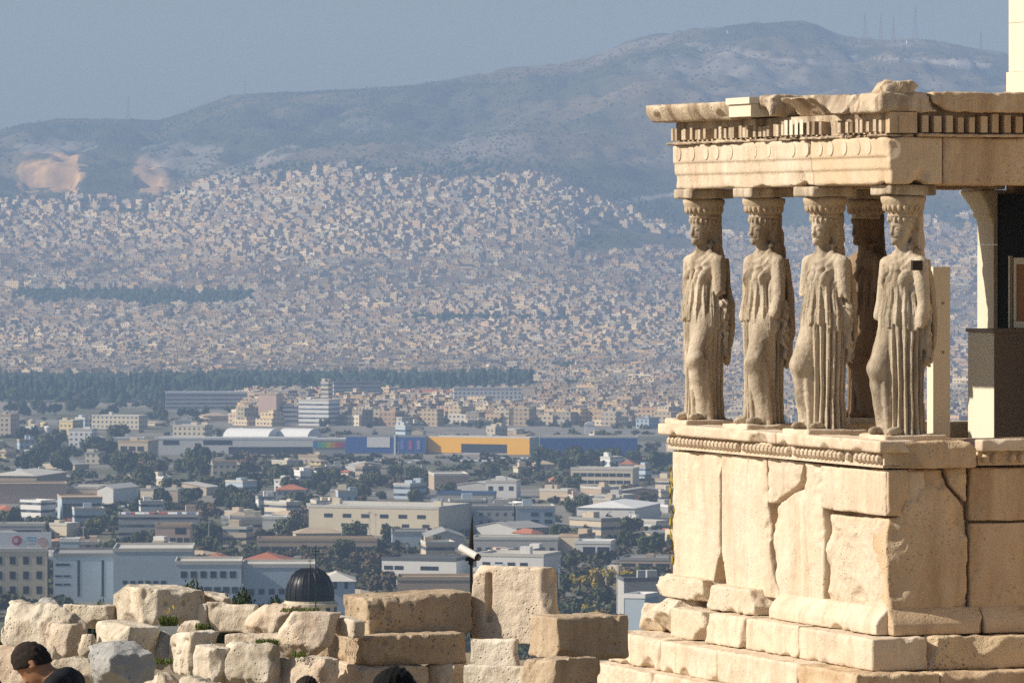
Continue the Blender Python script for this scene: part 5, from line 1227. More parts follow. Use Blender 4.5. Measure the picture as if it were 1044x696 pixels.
mb = MB(); mb.tube((0, 0, -1), (0, 0, (HY-556)/F*(gD-8)-hz(gx+1.05, gD-8)), .09, n=6); mb.build('pole', M_BLK, mp)
mb = MB(); mb.box(-.5, .5, -.06, .06, (HY-562)/F*(gD-8)-hz(gx+1.05, gD-8), (HY-561)/F*(gD-8)-hz(gx+1.05, gD-8)); mb.build('lamp_arm', M_BLK, mp)
# ------------------------------------------------------------------ ordinary buildings of the plain
LMK = [('the orange store', 493, 452), ('the black dome', 318, 595), ('the white depot', 432, 578), ('the cream factory', 396, 528), ('the barrel roofed halls', 280, 446), ('the cream awning building', 617, 487), ('the wide white hall', 632, 522), ('the parking deck', 160, 536), ('the cream office with the board', 20, 575), ('the yellow villa', 72, 438), ('the blue shed', 475, 508), ('the brick block', 276, 416), ('the white stepped office', 325, 420), ('the ribbed slab', 497, 407), ('the red roofed villa', 296, 502), ('the tan roofed hall', 78, 520), ('the blue-grey office', 545, 530), ('the long grey institute', 210, 407), ('the dark ribbon-windowed block', 662, 580), ('the slim tower', 333, 400), ('the pinkish block', 176, 548), ('the white house with three windows', 513, 499), ('the long white shop front', 240, 455), ('the wide pale roofed shed', 25, 488)]
def where(px, py, n=0):
    r = sorted(LMK, key=lambda q: math.hypot(q[1]-px, (q[2]-py)*2.2))[n]
    dx, dy = px-r[1], py-r[2]
    a = abs(dx); 
    far = 'well ' if math.hypot(dx, dy*2.2) > 70 else ('a little ' if math.hypot(dx, dy*2.2) > 28 else 'just ')
    if abs(dy)*2.2 < a*.5: rel = 'right of ' if dx > 0 else 'left of '
    elif a < abs(dy)*1.1: rel = 'above ' if dy < 0 else 'below '
    else: rel = ('above and ' if dy < 0 else 'below and ')+('right of ' if dx > 0 else 'left of ')
    return far+rel+r[0]
def free(x, y, r):
    for fx, fy, fr in FOOT:
        if abs(fx-x) < fr+r and abs(fy-y) < (fr+r)*1.2: return False
    return True
def cover(px, py): return px
rgf = random.Random(5); GEN = []
tries = 0
while len(GEN) < 165 and tries < 6000:
    tries += 1
    px = rgf.uniform(-20, 700); yb = 428+rgf.random()**1.15*190
    if px > 560 and yb > 600: continue
    if 300 < yb < 470 and 60 < yb < 0: continue
    s = F/float(ground(px, yb).y)
    wpx = rgf.uniform(8, 19)*s
    hpx = rgf.uniform(4, 8.5)*s
    g = ground(px, yb)
    if not free(g.x, g.y+8, wpx/s*.5): continue
    GEN.append((px, yb, wpx, hpx))
    FOOT.append((g.x, g.y+6, wpx/s*.5))
KIND = [('cream', 'apartment block'), ('white', 'apartment block'), ('beige', 'apartment block'), ('cream', 'workshop'), ('grey', 'workshop'), ('white', 'low house'), ('tan', 'warehouse'), ('pinkish', 'low house'), ('grey', 'warehouse'), ('blue-grey', 'office block'), ('yellow', 'low house'), ('beige', 'warehouse')]
used = {}
GENS = []
for px, yb, wpx, hpx in GEN:
    c, kd = rgf.choice(KIND); yaw = rgf.choice((-42, -30, -22, -12, 4, 8, 14, -50))
    roof, rc = 'flat', rgf.choice(('pale', 'grey', 'pale', 'tan', 'white'))
    if kd == 'warehouse': roof, rc, wm = rgf.choice((('gable', 'pale', 'P'), ('hip', 'tan', 'P'), ('flat', 'pale', 'P'), ('gable', 'grey', 'P'))); wpx *= 1.5; hpx *= .75
    elif kd == 'low house': roof, rc, wm = rgf.choice((('hip', 'tan', 'W'), ('flat', 'pale', 'W'), ('hip', 'tan', 'W'), ('hip', 'red', 'W'))); hpx *= .7; wpx *= .75
    elif kd == 'workshop': wm = 'P'; hpx *= .7
    else: wm = rgf.choice(('W', 'B'))
    GENS.append(dict(px=px, yb=yb, w=wpx, h=hpx, c=c, kd=kd, yaw=yaw, roof=roof, rc=rc, wm=wm))
ROOFW = {('flat', 'pale'): 'a pale flat roof', ('flat', 'grey'): 'a grey flat roof', ('flat', 'tan'): 'a tan flat roof', ('flat', 'white'): 'a white flat roof', ('gable', 'pale'): 'a pale gable', ('gable', 'grey'): 'a grey gable', ('hip', 'tan'): 'a tan hipped roof', ('hip', 'red'): 'a red tiled roof'}
def uniq(base_list):
    """the first description in the list that nothing else has yet"""
    for b in base_list:
        b = b if len(b.split()) <= 16 else b.split(' with a ')[0]+', '+b.split(', ', 1)[1]
        if b not in used and len(b.split()) <= 16: used[b] = 1; return b
    return None
ORD = ['leftmost', 'second from the left', 'third from the left', 'fourth from the left', 'fifth from the left', 'sixth from the left']
for g in GENS:
    py = g['yb']-g['h']*.5
    sz = 'small ' if g['w']*g['h'] < 260 else ('large ' if g['w']*g['h'] > 700 else '')
    rw = ROOFW[(g['roof'], g['rc'])]
    opts = [f"{sz}{g['c']} {g['kd']} with {rw}, {where(g['px'], py, 0)}", f"{sz}{g['c']} {g['kd']} with {rw}, {where(g['px'], py, 1)}", f"{sz}{g['c']} {g['kd']} with {rw}, {where(g['px'], py, 2)}", f"{sz}{g['c']} {g['kd']} with {rw}, {where(g['px'], py, 3)}", f"{sz}{g['c']} {g['kd']}, {where(g['px'], py, 0)}, {where(g['px'], py, 4)}"]
    opts += [o.replace('just ', '').replace('a little ', '').replace('well ', 'far ') for o in opts]
    lab = uniq(opts) or f"{sz}{g['c']} {g['kd']} {where(g['px'], py, 0)}"
    nm = {'apartment block': 'apartment_building', 'low house': 'house', 'workshop': 'workshop', 'warehouse': 'warehouse', 'office block': 'office_building'}[g['kd']]
    building(nm, lab, 'house' if nm == 'house' else 'building', g['px']-g['w']/2, g['px']+g['w']/2, g['yb']-g['h'], g['yb'], rgf.uniform(8, 16), g['yaw'], g['c'], g['roof'], g['rc'], wmode=g['wm'], group='ordinary buildings on the plain')
# ------------------------------------------------------------------ parked cars
CARM = [plain('car_paint', c, .35, spec=.5, var=.03) for c in ((.75, .75, .74), (.6, .6, .6), (.04, .04, .045), (.32, .05, .04), (.10, .14, .25), (.4, .42, .44))]
M_TYRE = plain('tyre', (.015, .015, .015), .8)
def car_proto():
    mb = MB()
    pts = [(-2.05, .28), (2.05, .28), (2.1, .62), (1.95, .82), (1.05, .92), (.45, 1.36), (-1.0, 1.40), (-1.75, .95), (-2.08, .85)]
    mb.prism([(x, z) for x, z in pts][::-1], -.84, .84); body_ = mb.mesh('body')
    mb = MB(); mb.prism([(.98, .95), (.46, 1.32), (-.98, 1.35), (-1.62, .98)], -.86, .86); gl = mb.mesh('window'); gl.materials.append(M_GLASS)
    wh = MB(); wh.tube((0, -.1, 0), (0, .1, 0), .31, n=14); wh = wh.mesh('wheel'); wh.materials.append(M_TYRE)
    return body_, gl, wh
CB, CG, CW = car_proto(); CBS = []
for m in CARM: q = CB.copy(); q.name = 'body'; q.materials.append(m); CBS.append(q)
CN = ['white', 'silver', 'black', 'red', 'dark blue', 'grey']
def car(loc, yaw, k, label, group):
    t = empty('parked_car', loc, yaw, label, 'car', group)
    link('body', CBS[k], t); link('window', CG, t)
    for sx in (-1.3, 1.3):
        for sy in (-.78, .78): link('wheel', CW, t, loc=(sx, sy, .31))
for i in range(16):
    x = -dw/2+1.8+i*(dw-3.6)/15; k = rgf.choice((0, 0, 0, 1, 2, 3, 4))
    p = deck.matrix_basis @ Vector((x, 2.6, dh+.02)); 
    car(deck.location+Matrix.Rotation(rad(3), 3, 'Z') @ Vector((x, 3.2, dh+.02)), rad(93), k, 'car parked on the roof of the grey parking deck', 'cars on the parking deck')
for px0, px1, yb, n, lb in ((470, 548, 469, 26, 'car in front of the orange store'), (352, 430, 471, 16, 'car in front of the blue store with the white board'), (120, 185, 518, 18, 'car on the lot above the parking deck'), (232, 300, 545, 10, 'vehicle by the row of white sheds')):
    for i in range(n):
        g = ground(px0+(px1-px0)*(i+.5)/n+rgf.uniform(-1, 1), yb+rgf.choice((0, 2.2)))
        car(g, rad(90+rgf.uniform(-6, 6)), rgf.choice((0, 0, 1, 1, 2, 4, 5)), lb, lb.replace('car in', 'cars in').replace('car on', 'cars on').replace('vehicle', 'vehicles'))
# ------------------------------------------------------------------ trees
def leaf_mat(name, c):
    m, t, b = mat_new(name)
    tc = nd(t, 'ShaderNodeTexCoord').outputs['Object']; oi = nd(t, 'ShaderNodeObjectInfo')
    n = noise_n(t, tc, .55, 3)
    k = mix(t, n, tuple(x*.55 for x in c), tuple(x*1.5 for x in c))
    k = mix(t, math_n(t, 'MULTIPLY', oi.outputs['Random'], .55), k, (c[0]*1.9, c[1]*1.45, c[2]*1.2))
    t.links.new(k, b.inputs['Base Color']); b.inputs['Roughness'].default_value = .75; b.inputs['Specular IOR Level'].default_value = .1
    return m
M_LEAF = leaf_mat('leaves', (.075, .092, .040)); M_PINE = leaf_mat('pine_needles', (.045, .065, .030)); M_CYP = leaf_mat('cypress_leaves', (.022, .040, .022)); M_DRY = leaf_mat('dry_twigs', (.13, .10, .065)); M_OLIVE = leaf_mat('yellow_leaves', (.30, .25, .04))
M_BARK = plain('bark', (.10, .075, .05), .95)
def crown_mesh(kind, n, seed, rx=1.0, h=1.0, lf=1.0):
    """leaf clumps spread through a crown of width 2 and height h (base z=0)"""
    rg = np.random.default_rng(seed)
    if kind == 'round':
        cen = [(0, 0, .55, .55)]+[(rg.uniform(-.62, .62), rg.uniform(-.62, .62), rg.uniform(.25, .95), rg.uniform(.26, .46)) for _ in range(11)]
    elif kind == 'pine':
        cen = [(rg.uniform(-.8, .8), rg.uniform(-.8, .8), rg.uniform(.45, .8), rg.uniform(.25, .42)) for _ in range(12)]
    elif kind == 'cypress':
        cen = [(rg.normal(0, .03), rg.normal(0, .03), z, .17*math.sin(math.pi*min(1, (z+.10)/1.12))**.7+.02) for z in np.linspace(.06, .97, 16)]
    else:
        cen = [(rg.uniform(-.7, .7), rg.uniform(-.7, .7), rg.uniform(.2, .8), rg.uniform(.3, .5)) for _ in range(9)]
    cen = np.array(cen); w = cen[:, 3]**2; w /= w.sum()
    k = rg.choice(len(cen), n, p=w); c = cen[k]
    v = rg.normal(size=(n, 3)); v /= np.linalg.norm(v, axis=1)[:, None]
    p = c[:, :3]+v*c[:, 3:4]*(rg.random((n, 1))**.28)*rg.uniform(.82, 1.12, (n, 1))
    if kind == 'pine': p[:, 2] = c[:, 2]+(p[:, 2]-c[:, 2])*.6
    nr = v+rg.normal(size=(n, 3))*.55; nr /= np.linalg.norm(nr, axis=1)[:, None]
    a = np.cross(nr, rg.normal(size=(n, 3))); a /= np.linalg.norm(a, axis=1)[:, None]; b = np.cross(nr, a)
    sz = rg.uniform(.045, .10, (n, 1))*(.45 if kind == 'cypress' else 1)*(2000/n)**.35*lf
    V = np.stack([p-a*sz-b*sz*.7, p+a*sz-b*sz*.5, p+a*sz*.7+b*sz, p-a*sz*.8+b*sz*.8], 1).reshape(-1, 3)
    V[:, :2] /= np.percentile(np.hypot(V[:, 0], V[:, 1]), 97) if kind != 'cypress' else 1.0
    V[:, 2] = (V[:, 2]-max(0, V[:, 2].min())*.3)/V[:, 2].max()*h
    return mesh_np('crown', V, np.arange(4*n).reshape(n, 4), False)
def trunk_mesh(h, r):
    mb = MB(); mb.tube((0, 0, -.15), (.02, 0, h*.45), r, r*.7, 7)
    for k in range(4):
        a = k*1.6+.3; mb.tube((.02, 0, h*.42), (.38*math.cos(a), .38*math.sin(a), h*.85), r*.5, r*.15, 5)
    return mb.mesh('trunk')
PROTO = {}
for kd, mt, hh, nn in (('round', M_LEAF, 1.7, 1500), ('pine', M_PINE, 1.7, 1300), ('cypress', M_CYP, 1.0, 700), ('bushy', M_DRY, 1.0, 900), ('olive', M_OLIVE, 1.3, 1200)):
    PROTO[kd] = []
    for v in range(3):
        me = crown_mesh('round' if kd == 'olive' else kd, nn, 40+v+len(kd)*7, h=hh); me.materials.append(mt)
        tr = trunk_mesh(hh*.75, .055 if kd != 'cypress' else .02); tr.materials.append(M_BARK); PROTO[kd].append((me, tr))
SHR = {}
for kd, mt in (('pine', M_PINE), ('round', M_LEAF), ('olive', M_OLIVE)):
    me = crown_mesh('pine' if kd == 'pine' else 'round', 9000, 90, h=1.7, lf=.45); me.materials.append(mt); SHR[kd] = me
def tree(kd, loc, width, height, label, group, name=None, k=None):
    me, tr = PROTO[kd][rgf.randrange(3) if k is None else k]
    hh = {'round': 1.7, 'pine': 1.7, 'cypress': 1.0, 'bushy': 1.0, 'olive': 1.3}[kd]
    t = empty(name or {'round': 'broadleaf_tree', 'pine': 'pine_tree', 'cypress': 'cypress_tree', 'bushy': 'bare_tree', 'olive': 'yellow_green_tree'}[kd], loc, rgf.uniform(0, 6.28), label, 'tree', group)
    wx = width/2 if kd != 'cypress' else width/.42
    t.scale = (wx, wx, height/hh)
    link('crown', me, t); link('trunk', tr, t)
    return t
def stree(kd, px, yb, wpx, hpx, label, group, D=None, **k):
    if D is None: g = ground(px, yb)
    else: x = (px-CX)/F*D; g = Vector((x, D, hz(x, D)))
    s = F/g.y
    return tree(kd, g, wpx/s, hpx/s, label, group, **k)
TN = 0
# trees with a place of their own, close to the rock
def slope_tree(kd, px, ytop, D, wpx, label, hmin=4):
    x = (px-CX)/F*D; z = hz(x, D); H = max(hmin, (HY-ytop)/F*D-z); t = tree(kd, Vector((x, D, z)), wpx/F*D, H, label, None, name='shrub', k=1)
    [c for c in t.children if c.name.startswith('crown')][0].data = SHR[kd]; return t
slope_tree('pine', 232, 577, 116, 92, 'dark green shrub top showing over the stones left of the black dome', 1)
slope_tree('pine', 266, 585, 119, 60, 'right hand dark shrub top beside the black dome', 1)
slope_tree('pine', 97, 599, 117, 36, 'small dark shrub top between the far left boulder and the topmost block', 1)
slope_tree('round', 0, 636, 112, 40, 'green bush at the left edge beside the far left boulder', 1)
slope_tree('olive', 726, 470, 76, 90, 'yellow-green shrub peeping out behind the left edge of the podium', 1)
stree('bushy', 392, 606, 34, 26, 'round brown bare tree in front of the brown sheet roof', None, k=1)
# groves
GROVES = [  # px0, px1, y0, y1, count, kinds, crown px (w), label
 (0, 128, 402, 428, 34, 'pr', 15, 'dark tree of the dense wood below the far left cypresses'),
 (128, 258, 408, 430, 22, 'pr', 14, 'dark tree of the wood around the long grey institute'),
 (20, 140, 452, 484, 26, 'rrp', 24, 'dark tree of the grove behind the wide pale roofed shed'),
 (130, 262, 470, 528, 40, 'rrbp', 24, 'tree of the loose grove above the parking deck'),
 (232, 345, 484, 524, 30, 'rrp', 21, 'dark tree of the grove around the red roofed villa'),
 (350, 440, 480, 514, 22, 'rrb', 19, 'tree of the grove between the cream factory and the orange store'),
 (440, 580, 484, 508, 20, 'rbr', 18, 'tree of the grove below the orange store'),
 (548, 694, 455, 482, 24, 'rrp', 22, 'dark tree in front of the long dark blue store'),
 (560, 690, 500, 560, 26, 'rrb', 22, 'tree around the wide white hall'),
 (570, 690, 565, 640, 26, 'rrob', 26, 'tree on the low ground beside the porch steps'),
 (200, 480, 535, 580, 30, 'rrb', 24, 'tree of the belt behind the white depot'),
 (0, 200, 535, 580, 18, 'rrb', 24, 'tree between the parking deck and the blue-grey offices'),
 (330, 560, 415, 440, 26, 'rp', 12, 'small dark tree behind the orange store')]
ntree = 0
for px0, px1, y0, y1, n, kinds, wpx, lab in GROVES:
    for i in range(n):
        for _ in range(12):
            px = rgf.uniform(px0, px1); yb = rgf.uniform(y0, y1); g = ground(px, yb)
            if free(g.x, g.y, .28*wpx/(F/g.y)): break
        else: continue
        kd = {'p': 'pine', 'r': 'round', 'b': 'bushy', 'o': 'olive'}[rgf.choice(kinds)]
        w = wpx*rgf.uniform(.55, 1.15)
        FOOT.append((g.x, g.y, .22*w/(F/g.y)))
        nmk = {'pine': 'pine', 'round': 'leafy', 'bushy': 'bare brownish', 'olive': 'yellowish'}[kd]
        stree(kd, px, yb, w, w*rgf.uniform(.75, 1.05)*(.7 if kd == 'bushy' else 1), nmk+' '+lab.replace('dark tree', 'tree'), 'trees: '+lab)
        ntree += 1
cyp = []
for x0, x1, n, yb, hp in ((0, 130, 26, 408, 22), (130, 262, 26, 405, 22), (240, 322, 18, 403, 20), (372, 470, 22, 400, 18), (470, 545, 18, 400, 22)):
    for i in range(n):
        px = x0+(x1-x0)*(i+rgf.uniform(.1, .9))/n
        lab = 'tall dark cypress in the '+{0: 'far left cypress row', 130: 'row behind the long grey institute', 240: 'row behind the slim tower', 372: 'row behind the red roofed building', 470: 'row behind the ribbed slab'}[x0]
        stree('cypress', px, yb+rgf.uniform(-3, 3), rgf.uniform(3.6, 5.5), hp*rgf.uniform(.7, 1.25), lab, 'cypresses: '+lab)
stree('cypress', 549, 484, 6, 26, 'single tall thin cypress below the right end of the orange store', None)
# ------------------------------------------------------------------ small masts and poles
def mast(name, px, yt, yb, label, D=None, r=.15, mat=None, group=None, lattice=False):
    g = ground(px, yb) if D is None else Vector(((px-CX)/F*D, D, hz((px-CX)/F*D, D)))
    h = (HY-yt)/F*g.y-g.z; t = empty(name, g, 0, label, 'mast', group)
    mb = MB()
    if lattice:
        w0 = h*.06
        for sx in (-1, 1):
            for sy in (-1, 1): mb.tube((sx*w0, sy*w0, -1), (sx*w0*.15, sy*w0*.15, h), r, n=4)
        for k in range(8):
            z0, z1 = h*k/8, h*(k+1)/8; a = w0*(1-.85*k/8); b_ = w0*(1-.85*(k+1)/8)
            mb.tube((-a, -a, z0), (b_, -b_, z1), r*.7, n=4); mb.tube((a, -a, z0), (-b_, -b_, z1), r*.7, n=4)
        mb.build('lattice', mat or M_GREYM, t)
    else:
        mb.tube((0, 0, -1), (0, 0, h), r, r*.6, 6); mb.build('pole', mat or M_GREYM, t)
        mb = MB(); mb.box(-r*5, r*5, -r, r, h*.93, h*.95); mb.build('cross_arm', mat or M_GREYM, t)
    return t
M_GREYM = plain('galvanised', (.42, .43, .44), .5, var=.1)
for px, yt, lab in ((882, 12, 'leftmost slim antenna mast on the hill top'), (898, 14, 'red and white antenna mast, second from the left on the hill top'), (911, 18, 'short antenna mast in the middle of the hill top'), (933, 6, 'tallest antenna mast on the hill top'), (1000, 32, 'pylon on the right shoulder of the hill')):
    mast('antenna_mast', px, yt, 42, lab, D=9560, r=.55, mat=plain('mast_paint', (.45, .30, .27), .7), lattice=True)
mast('pylon', 131, 98, 120, 'lone pylon on the left ridge', D=9560, r=.5, lattice=True); mast('pylon', 250, 78, 98, 'pylon on the rising left ridge', D=9560, r=.4, lattice=True)
for px, yt, yb, lab in ((570, 575, 606, 'pole left of the dark trees beside the porch steps'), (629, 568, 630, 'tall light pole beside the ribbon-windowed block'), (618, 576, 612, 'pole above the white statue-like tank'), (622, 520, 545, 'left pole before the wide white hall'), (643, 520, 545, 'right pole before the wide white hall'), (85, 535, 570, 'pole above the blue-grey office'), (636, 446, 466, 'flag pole in front of the long dark blue store'), (377, 520, 560, 'pole in front of the cream factory'), (383, 522, 562, 'second pole in front of the cream factory'), (432, 540, 570, 'pole before the gabled grey warehouse'), (406, 450, 474, 'mast before the blue store with the board'), (213, 530, 565, 'pole right of the parking deck')):
    mast('light_pole', px, yt, yb, lab, r=.16)
# antennas on far roofs: houses high on the slope
hh = [(745, 44, 'small white hut near the summit of the hill'), (880, 41, 'left white hut among the antennas'), (928, 42, 'right white hut among the antennas')]
for px, y, lab in hh:
    g = Vector(((px-CX)/F*9500, 9500, hz((px-CX)/F*9500, 9500))); t = empty('hut', g, .1, lab, 'hut')
    mb = MB(); mb.box(-6, 6, -4, 4, -3, 4.5); mb.build('wall', WP['white'], t); mb = MB(); mb.box(-6.4, 6.4, -4.4, 4.4, 4.51, 5); mb.build('roof', RM['tan'], t)
# ------------------------------------------------------------------ the far city: more houses than anyone could count
def far_city():
    rg = np.random.default_rng(77)
    Vs, Fs, Cs, Us = [], [], [], []
    pal = np.array([(.70, .57, .40), (.64, .48, .31), (.70, .62, .50), (.58, .43, .28), (.60, .42, .30), (.46, .40, .33), (.68, .54, .35), (.76, .64, .46), (.66, .47, .26), (.48, .43, .37)])
    rf = np.array([(.48, .44, .38), (.40, .36, .31), (.56, .51, .43), (.42, .27, .19), (.36, .33, .29)])
    nb = 0
    def addbox(x, y, z, w, d, h, a, c, r, uo):
        nonlocal nb
        b = np.array([[-w/2, -d/2], [w/2, -d/2], [w/2, d/2], [-w/2, d/2]]); R = np.array([[math.cos(a), -math.sin(a)], [math.sin(a), math.cos(a)]])
        b = b @ R.T+[x, y]
        V = np.zeros((8, 3)); V[:4, :2] = b; V[4:, :2] = b; V[:4, 2] = z-5; V[4:, 2] = z+h
        n0 = nb*8
        Vs.append(V); Fs.append(np.array([[0, 1, 5, 4], [1, 2, 6, 5], [2, 3, 7, 6], [3, 0, 4, 7], [4, 5, 6, 7]])+n0)
        Cs.append(np.array([c]*16+[r]*4))
        uv = []
        for k, L in enumerate((w, d, w, d)): uv += [(uo, -5), (uo+L, -5), (uo+L, h), (uo, h)]; uo += 32
        Us.append(np.array(uv+[(0, -9)]*4)); nb += 1
    y = 3420.0; cand = []
    while y < 8000:
        step = 15.5 if y < 5000 else 14.5
        hw = 640/F*y
        x = -hw
        while x < hw*1.35:
            cand.append((x+rg.uniform(-6, 6), y+rg.uniform(-7, 7))); x += rg.uniform(12, 18)
        y += step
    cand = np.array(cand); Z = hgt(cand[:, 0], cand[:, 1])
    PXc = CX+F*cand[:, 0]/cand[:, 1]; PY = HY-Z/cand[:, 1]*F
    yc = np.interp(PXc, CITYTOP[:, 0], CITYTOP[:, 1])
    P3 = np.stack([cand[:, 0], cand[:, 1], np.zeros(len(cand))], -1)
    dist = vnoise(P3, 320, 12); park = vnoise(P3, 140, 15); edge = vnoise(P3, 90, 18)
    for i in range(len(cand)):
        x, y = cand[i]; px, py = PXc[i], PY[i]
        if py < yc[i]+5+edge[i]*16+dist[i]*10: continue
        if py < yc[i]+32 and rg.random() < .5*(1-(py-yc[i])/32): continue
        if 18+30*dist[i] < px < 262+40*edge[i] and 299+5*dist[i] < py < 316+8*edge[i]: continue                # wooded hill
        if py > 434: continue
        if 0 < px < 546 and 386 < py < 409 - 0*px: continue
        if px < 250 and py > 386: continue
        if py > 400 and not free(x, y, 6): continue
        if park[i] > .93: continue
        if px > 585 and py < 262 and edge[i] < .1 and px < 720: continue
        tall = 1.0+.22*(py < 330)
        w, d = rg.uniform(8, 15), rg.uniform(8, 13); h = rg.uniform(6, 12.5)*tall
        if y > 5000: w *= 1.05; d *= .9; h *= .85
        if rg.random() < .05: w *= 1.7; h *= 1.15
        a = -.50+.38*np.sign(dist[i])*min(1, abs(dist[i])*2.2)+rg.normal(0, .22)
        c = pal[rg.integers(len(pal))]*rg.uniform(.5, 1.02)*np.array([1.03, .96, .80]); r = rf[rg.integers(len(rf))]
        z = float(Z[i]); uo = rg.integers(60)*3.2
        addbox(x, y, z, w, d, h, a, c, r, uo)
        if rg.random() < .75: addbox(x+rg.uniform(-2, 2), y+rg.uniform(-2, 2), z+h, rg.uniform(2.5, 5), rg.uniform(2.5, 5), rg.uniform(1.5, 2.8)-0, a, c, r, 0)
        if rg.random() < .75: addbox(x+rg.uniform(-5, 5), y+rg.uniform(-3, 3), z, w*rg.uniform(1.2, 1.7), d*1.3, h*rg.uniform(.4, .7), a, pal[rg.integers(len(pal))]*rg.uniform(.85, 1.05), r, uo+7)
    # the parts of the plain that the porch and the picture edge hide
    for _ in range(2600):
        px = rg.choice((rg.uniform(712, 1500), rg.uniform(-420, -32)), p=(.7, .3)); D = 1/rg.uniform(1/3450, 1/1450); x = (px-CX)/F*D
        if not free(x, D, 7): continue
        FOOT.append((x, D, 9)); w = rg.uniform(9, 26)
        addbox(x, D, hz(x, D), w, rg.uniform(8, 16), rg.uniform(4, 12), rg.uniform(-.9, .2), pal[rg.integers(len(pal))], rf[rg.integers(len(rf))], 0)
    me = mesh_np('distant_city', np.concatenate(Vs), np.concatenate(Fs), False, col=np.concatenate(Cs), uv=np.concatenate(Us))
    o = link('distant_city', me, None, wallmat('far_walls', None, 3.4, 3.1, .24, .74, .34, .76, glass=(.07, .07, .075))); o['kind'] = 'stuff'; o['label'] = 'thousands of small pale houses spreading up the slope'
    # trees of the far city, the wooded hillock and the edges of the town
    V, Q = [], []; n = 0
    ico = np.array([(0, 0, 1), (.9, 0, .35), (.28, .85, .35), (-.72, .53, .35), (-.72, -.53, .35), (.28, -.85, .35), (.72, .53, -.3), (-.28, .85, -.3), (-.9, 0, -.3), (-.28, -.85, -.3), (.72, -.53, -.3)])
    tri = [(0, 1, 2), (0, 2, 3), (0, 3, 4), (0, 4, 5), (0, 5, 1), (1, 6, 2), (2, 7, 3), (3, 8, 4), (4, 9, 5), (5, 10, 1), (6, 7, 2), (7, 8, 3), (8, 9, 4), (9, 10, 5), (10, 6, 1)]
    T_, C_ = [], []
    def blob(x, y, z, r, h, c):
        nonlocal n
        J = ico*rg.uniform(.7, 1.25, (11, 1))*np.array([r, r, h*.55])+[x, y, z+h*.5]
        T_.append(J); Q.append(np.array(tri)+n); n += 11; C_.append(np.tile(c*rg.uniform(.7, 1.3), (11, 1)))
    g1, g2 = np.array([.034, .058, .024]), np.array([.06, .065, .035])
    for _ in range(1500):
        px = rg.choice((rg.uniform(706, 1500), rg.uniform(-420, -30))); D = 1/rg.uniform(1/3600, 1/1350); x = (px-CX)/F*D
        blob(x, D, hz(x, D), rg.uniform(3, 6), rg.uniform(5, 10), g1)
    for i in range(len(cand)):
        x, y = cand[i]; px, py = PXc[i], PY[i]; z = float(Z[i])
        if py > 416 or py < yc[i]-14: continue
        wood = 18+30*dist[i] < px < 262+40*edge[i] and 299+5*dist[i] < py < 316+8*edge[i]
        k = 5 if wood else (4 if park[i] > .93 else (1 if rg.random() < .13 else 0))
        if 0 < px < 546 and 386 < py < 410: k = 4 if edge[i] > -.25 else 1
        if py < yc[i]+4: k = 1 if rg.random() < .5 else 0
        for _ in range(k): blob(x+rg.uniform(-10, 10), y+rg.uniform(-12, 12), z, rg.uniform(2.0, 5.5), rg.uniform(4, 11), g1 if rg.random() < .75 else g2)
    # scrub and pines dotted over the hills
    for _ in range(13000):
        px = rg.uniform(-40, 1090); D = rg.uniform(7650, 9580); x = (px-CX)/F*D
        if px > 560 and rg.random() < .45: continue
        yy = HY-hz(x, D)/D*F
        if (14 < px < 90 and 150 < yy < 198) or (136 < px < 178 and 160 < yy < 206): continue
        z = hz_fast(x, D); blob(x, D, z-.6, rg.uniform(1.2, 3.0), rg.uniform(1.8, 4.2), g2*.9 if px > 450 else g1*1.2)
    me = mesh_np('distant_trees', np.concatenate(T_), np.concatenate(Q), True, col=np.concatenate(C_))
    m, t, b = mat_new('far_foliage'); t.links.new(nd(t, 'ShaderNodeVertexColor', layer_name='Col').outputs[0], b.inputs['Base Color']); b.inputs['Specular IOR Level'].default_value = .05
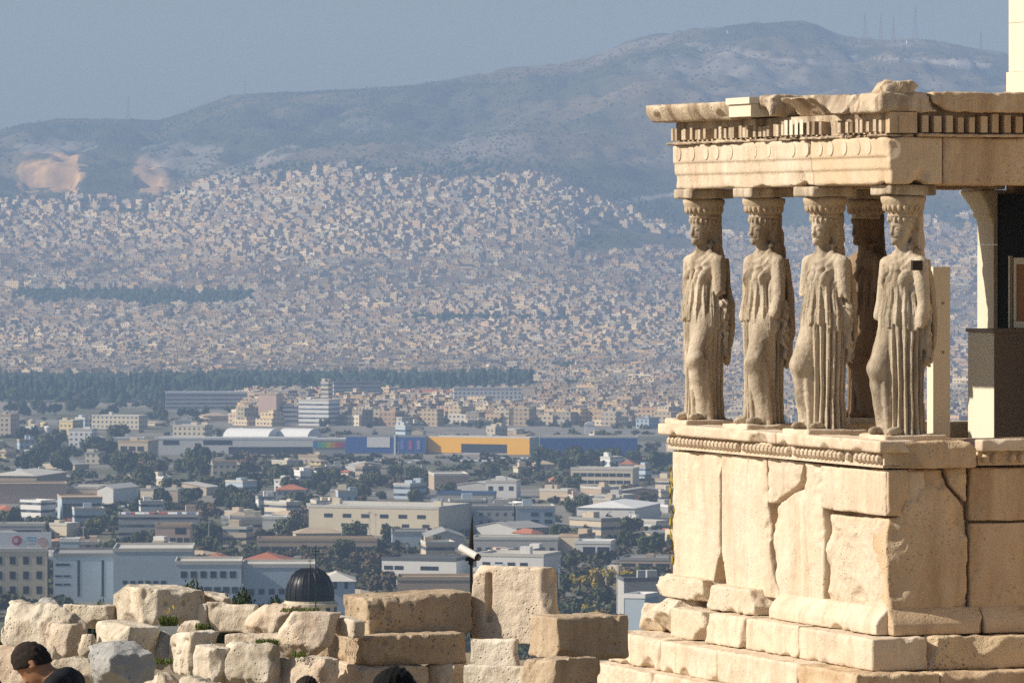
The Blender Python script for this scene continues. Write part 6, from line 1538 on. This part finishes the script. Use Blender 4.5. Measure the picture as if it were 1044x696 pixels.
    o = link('distant_trees', me, None, m); o['kind'] = 'stuff'; o['label'] = 'trees and scrub scattered through the far town and hills'
_hg = {}
def hz_fast(x, D): return hz(x, D)
far_city()
# scrub filling the gaps of the plain
def plain_scrub():
    rg = np.random.default_rng(91); n = 19000
    px = rg.uniform(-420, 1500, n); D = 1/rg.uniform(1/4100, 1/950, n); x = (px-CX)/F*D; z = hgt(x, D)
    V, Q = [], []; c = 0; C_ = []
    P3 = np.stack([x, D, 0*x], -1); k = vnoise(P3, 120, 61)
    keep = np.ones(n, bool)
    for fx, fy, fr in FOOT: keep &= ~((np.abs(x-fx) < fr*.9) & (np.abs(D-fy) < fr))
    for i in np.nonzero(keep & (k > -.45))[0]:
        m_ = 34; r = rg.uniform(1.2, 4.4); hgt_ = rg.uniform(1.2, 5.0)*(.5+.5*rg.random())
        p = rg.normal(size=(m_, 3)); p /= np.linalg.norm(p, axis=1)[:, None]; p *= rg.random((m_, 1))**.4
        p = p*[r, r, hgt_*.5]+[x[i], D[i], z[i]+hgt_*.45]
        a = rg.normal(size=(m_, 3)); a /= np.linalg.norm(a, axis=1)[:, None]; b = np.cross(a, rg.normal(size=(m_, 3))); b /= np.linalg.norm(b, axis=1)[:, None]
        s = r*.34
        V.append(np.stack([p-a*s, p+b*s, p+a*s, p-b*s], 1).reshape(-1, 3)); Q.append(np.arange(4*m_).reshape(m_, 4)+c); c += 4*m_
        base = np.array([(.068, .080, .038), (.11, .095, .058), (.085, .085, .045)][rg.integers(3)])*rg.uniform(.7, 1.3); C_.append(np.tile(base, (4*m_, 1)))
    me = mesh_np('scrub', np.concatenate(V), np.concatenate(Q), False, col=np.concatenate(C_))
    m, t, b = mat_new('scrub_leaves'); t.links.new(nd(t, 'ShaderNodeVertexColor', layer_name='Col').outputs[0], b.inputs['Base Color']); b.inputs['Specular IOR Level'].default_value = .05
    o = link('scrub', me, None, m); o['kind'] = 'stuff'; o['label'] = 'bushes and weeds between the buildings of the plain'
plain_scrub()
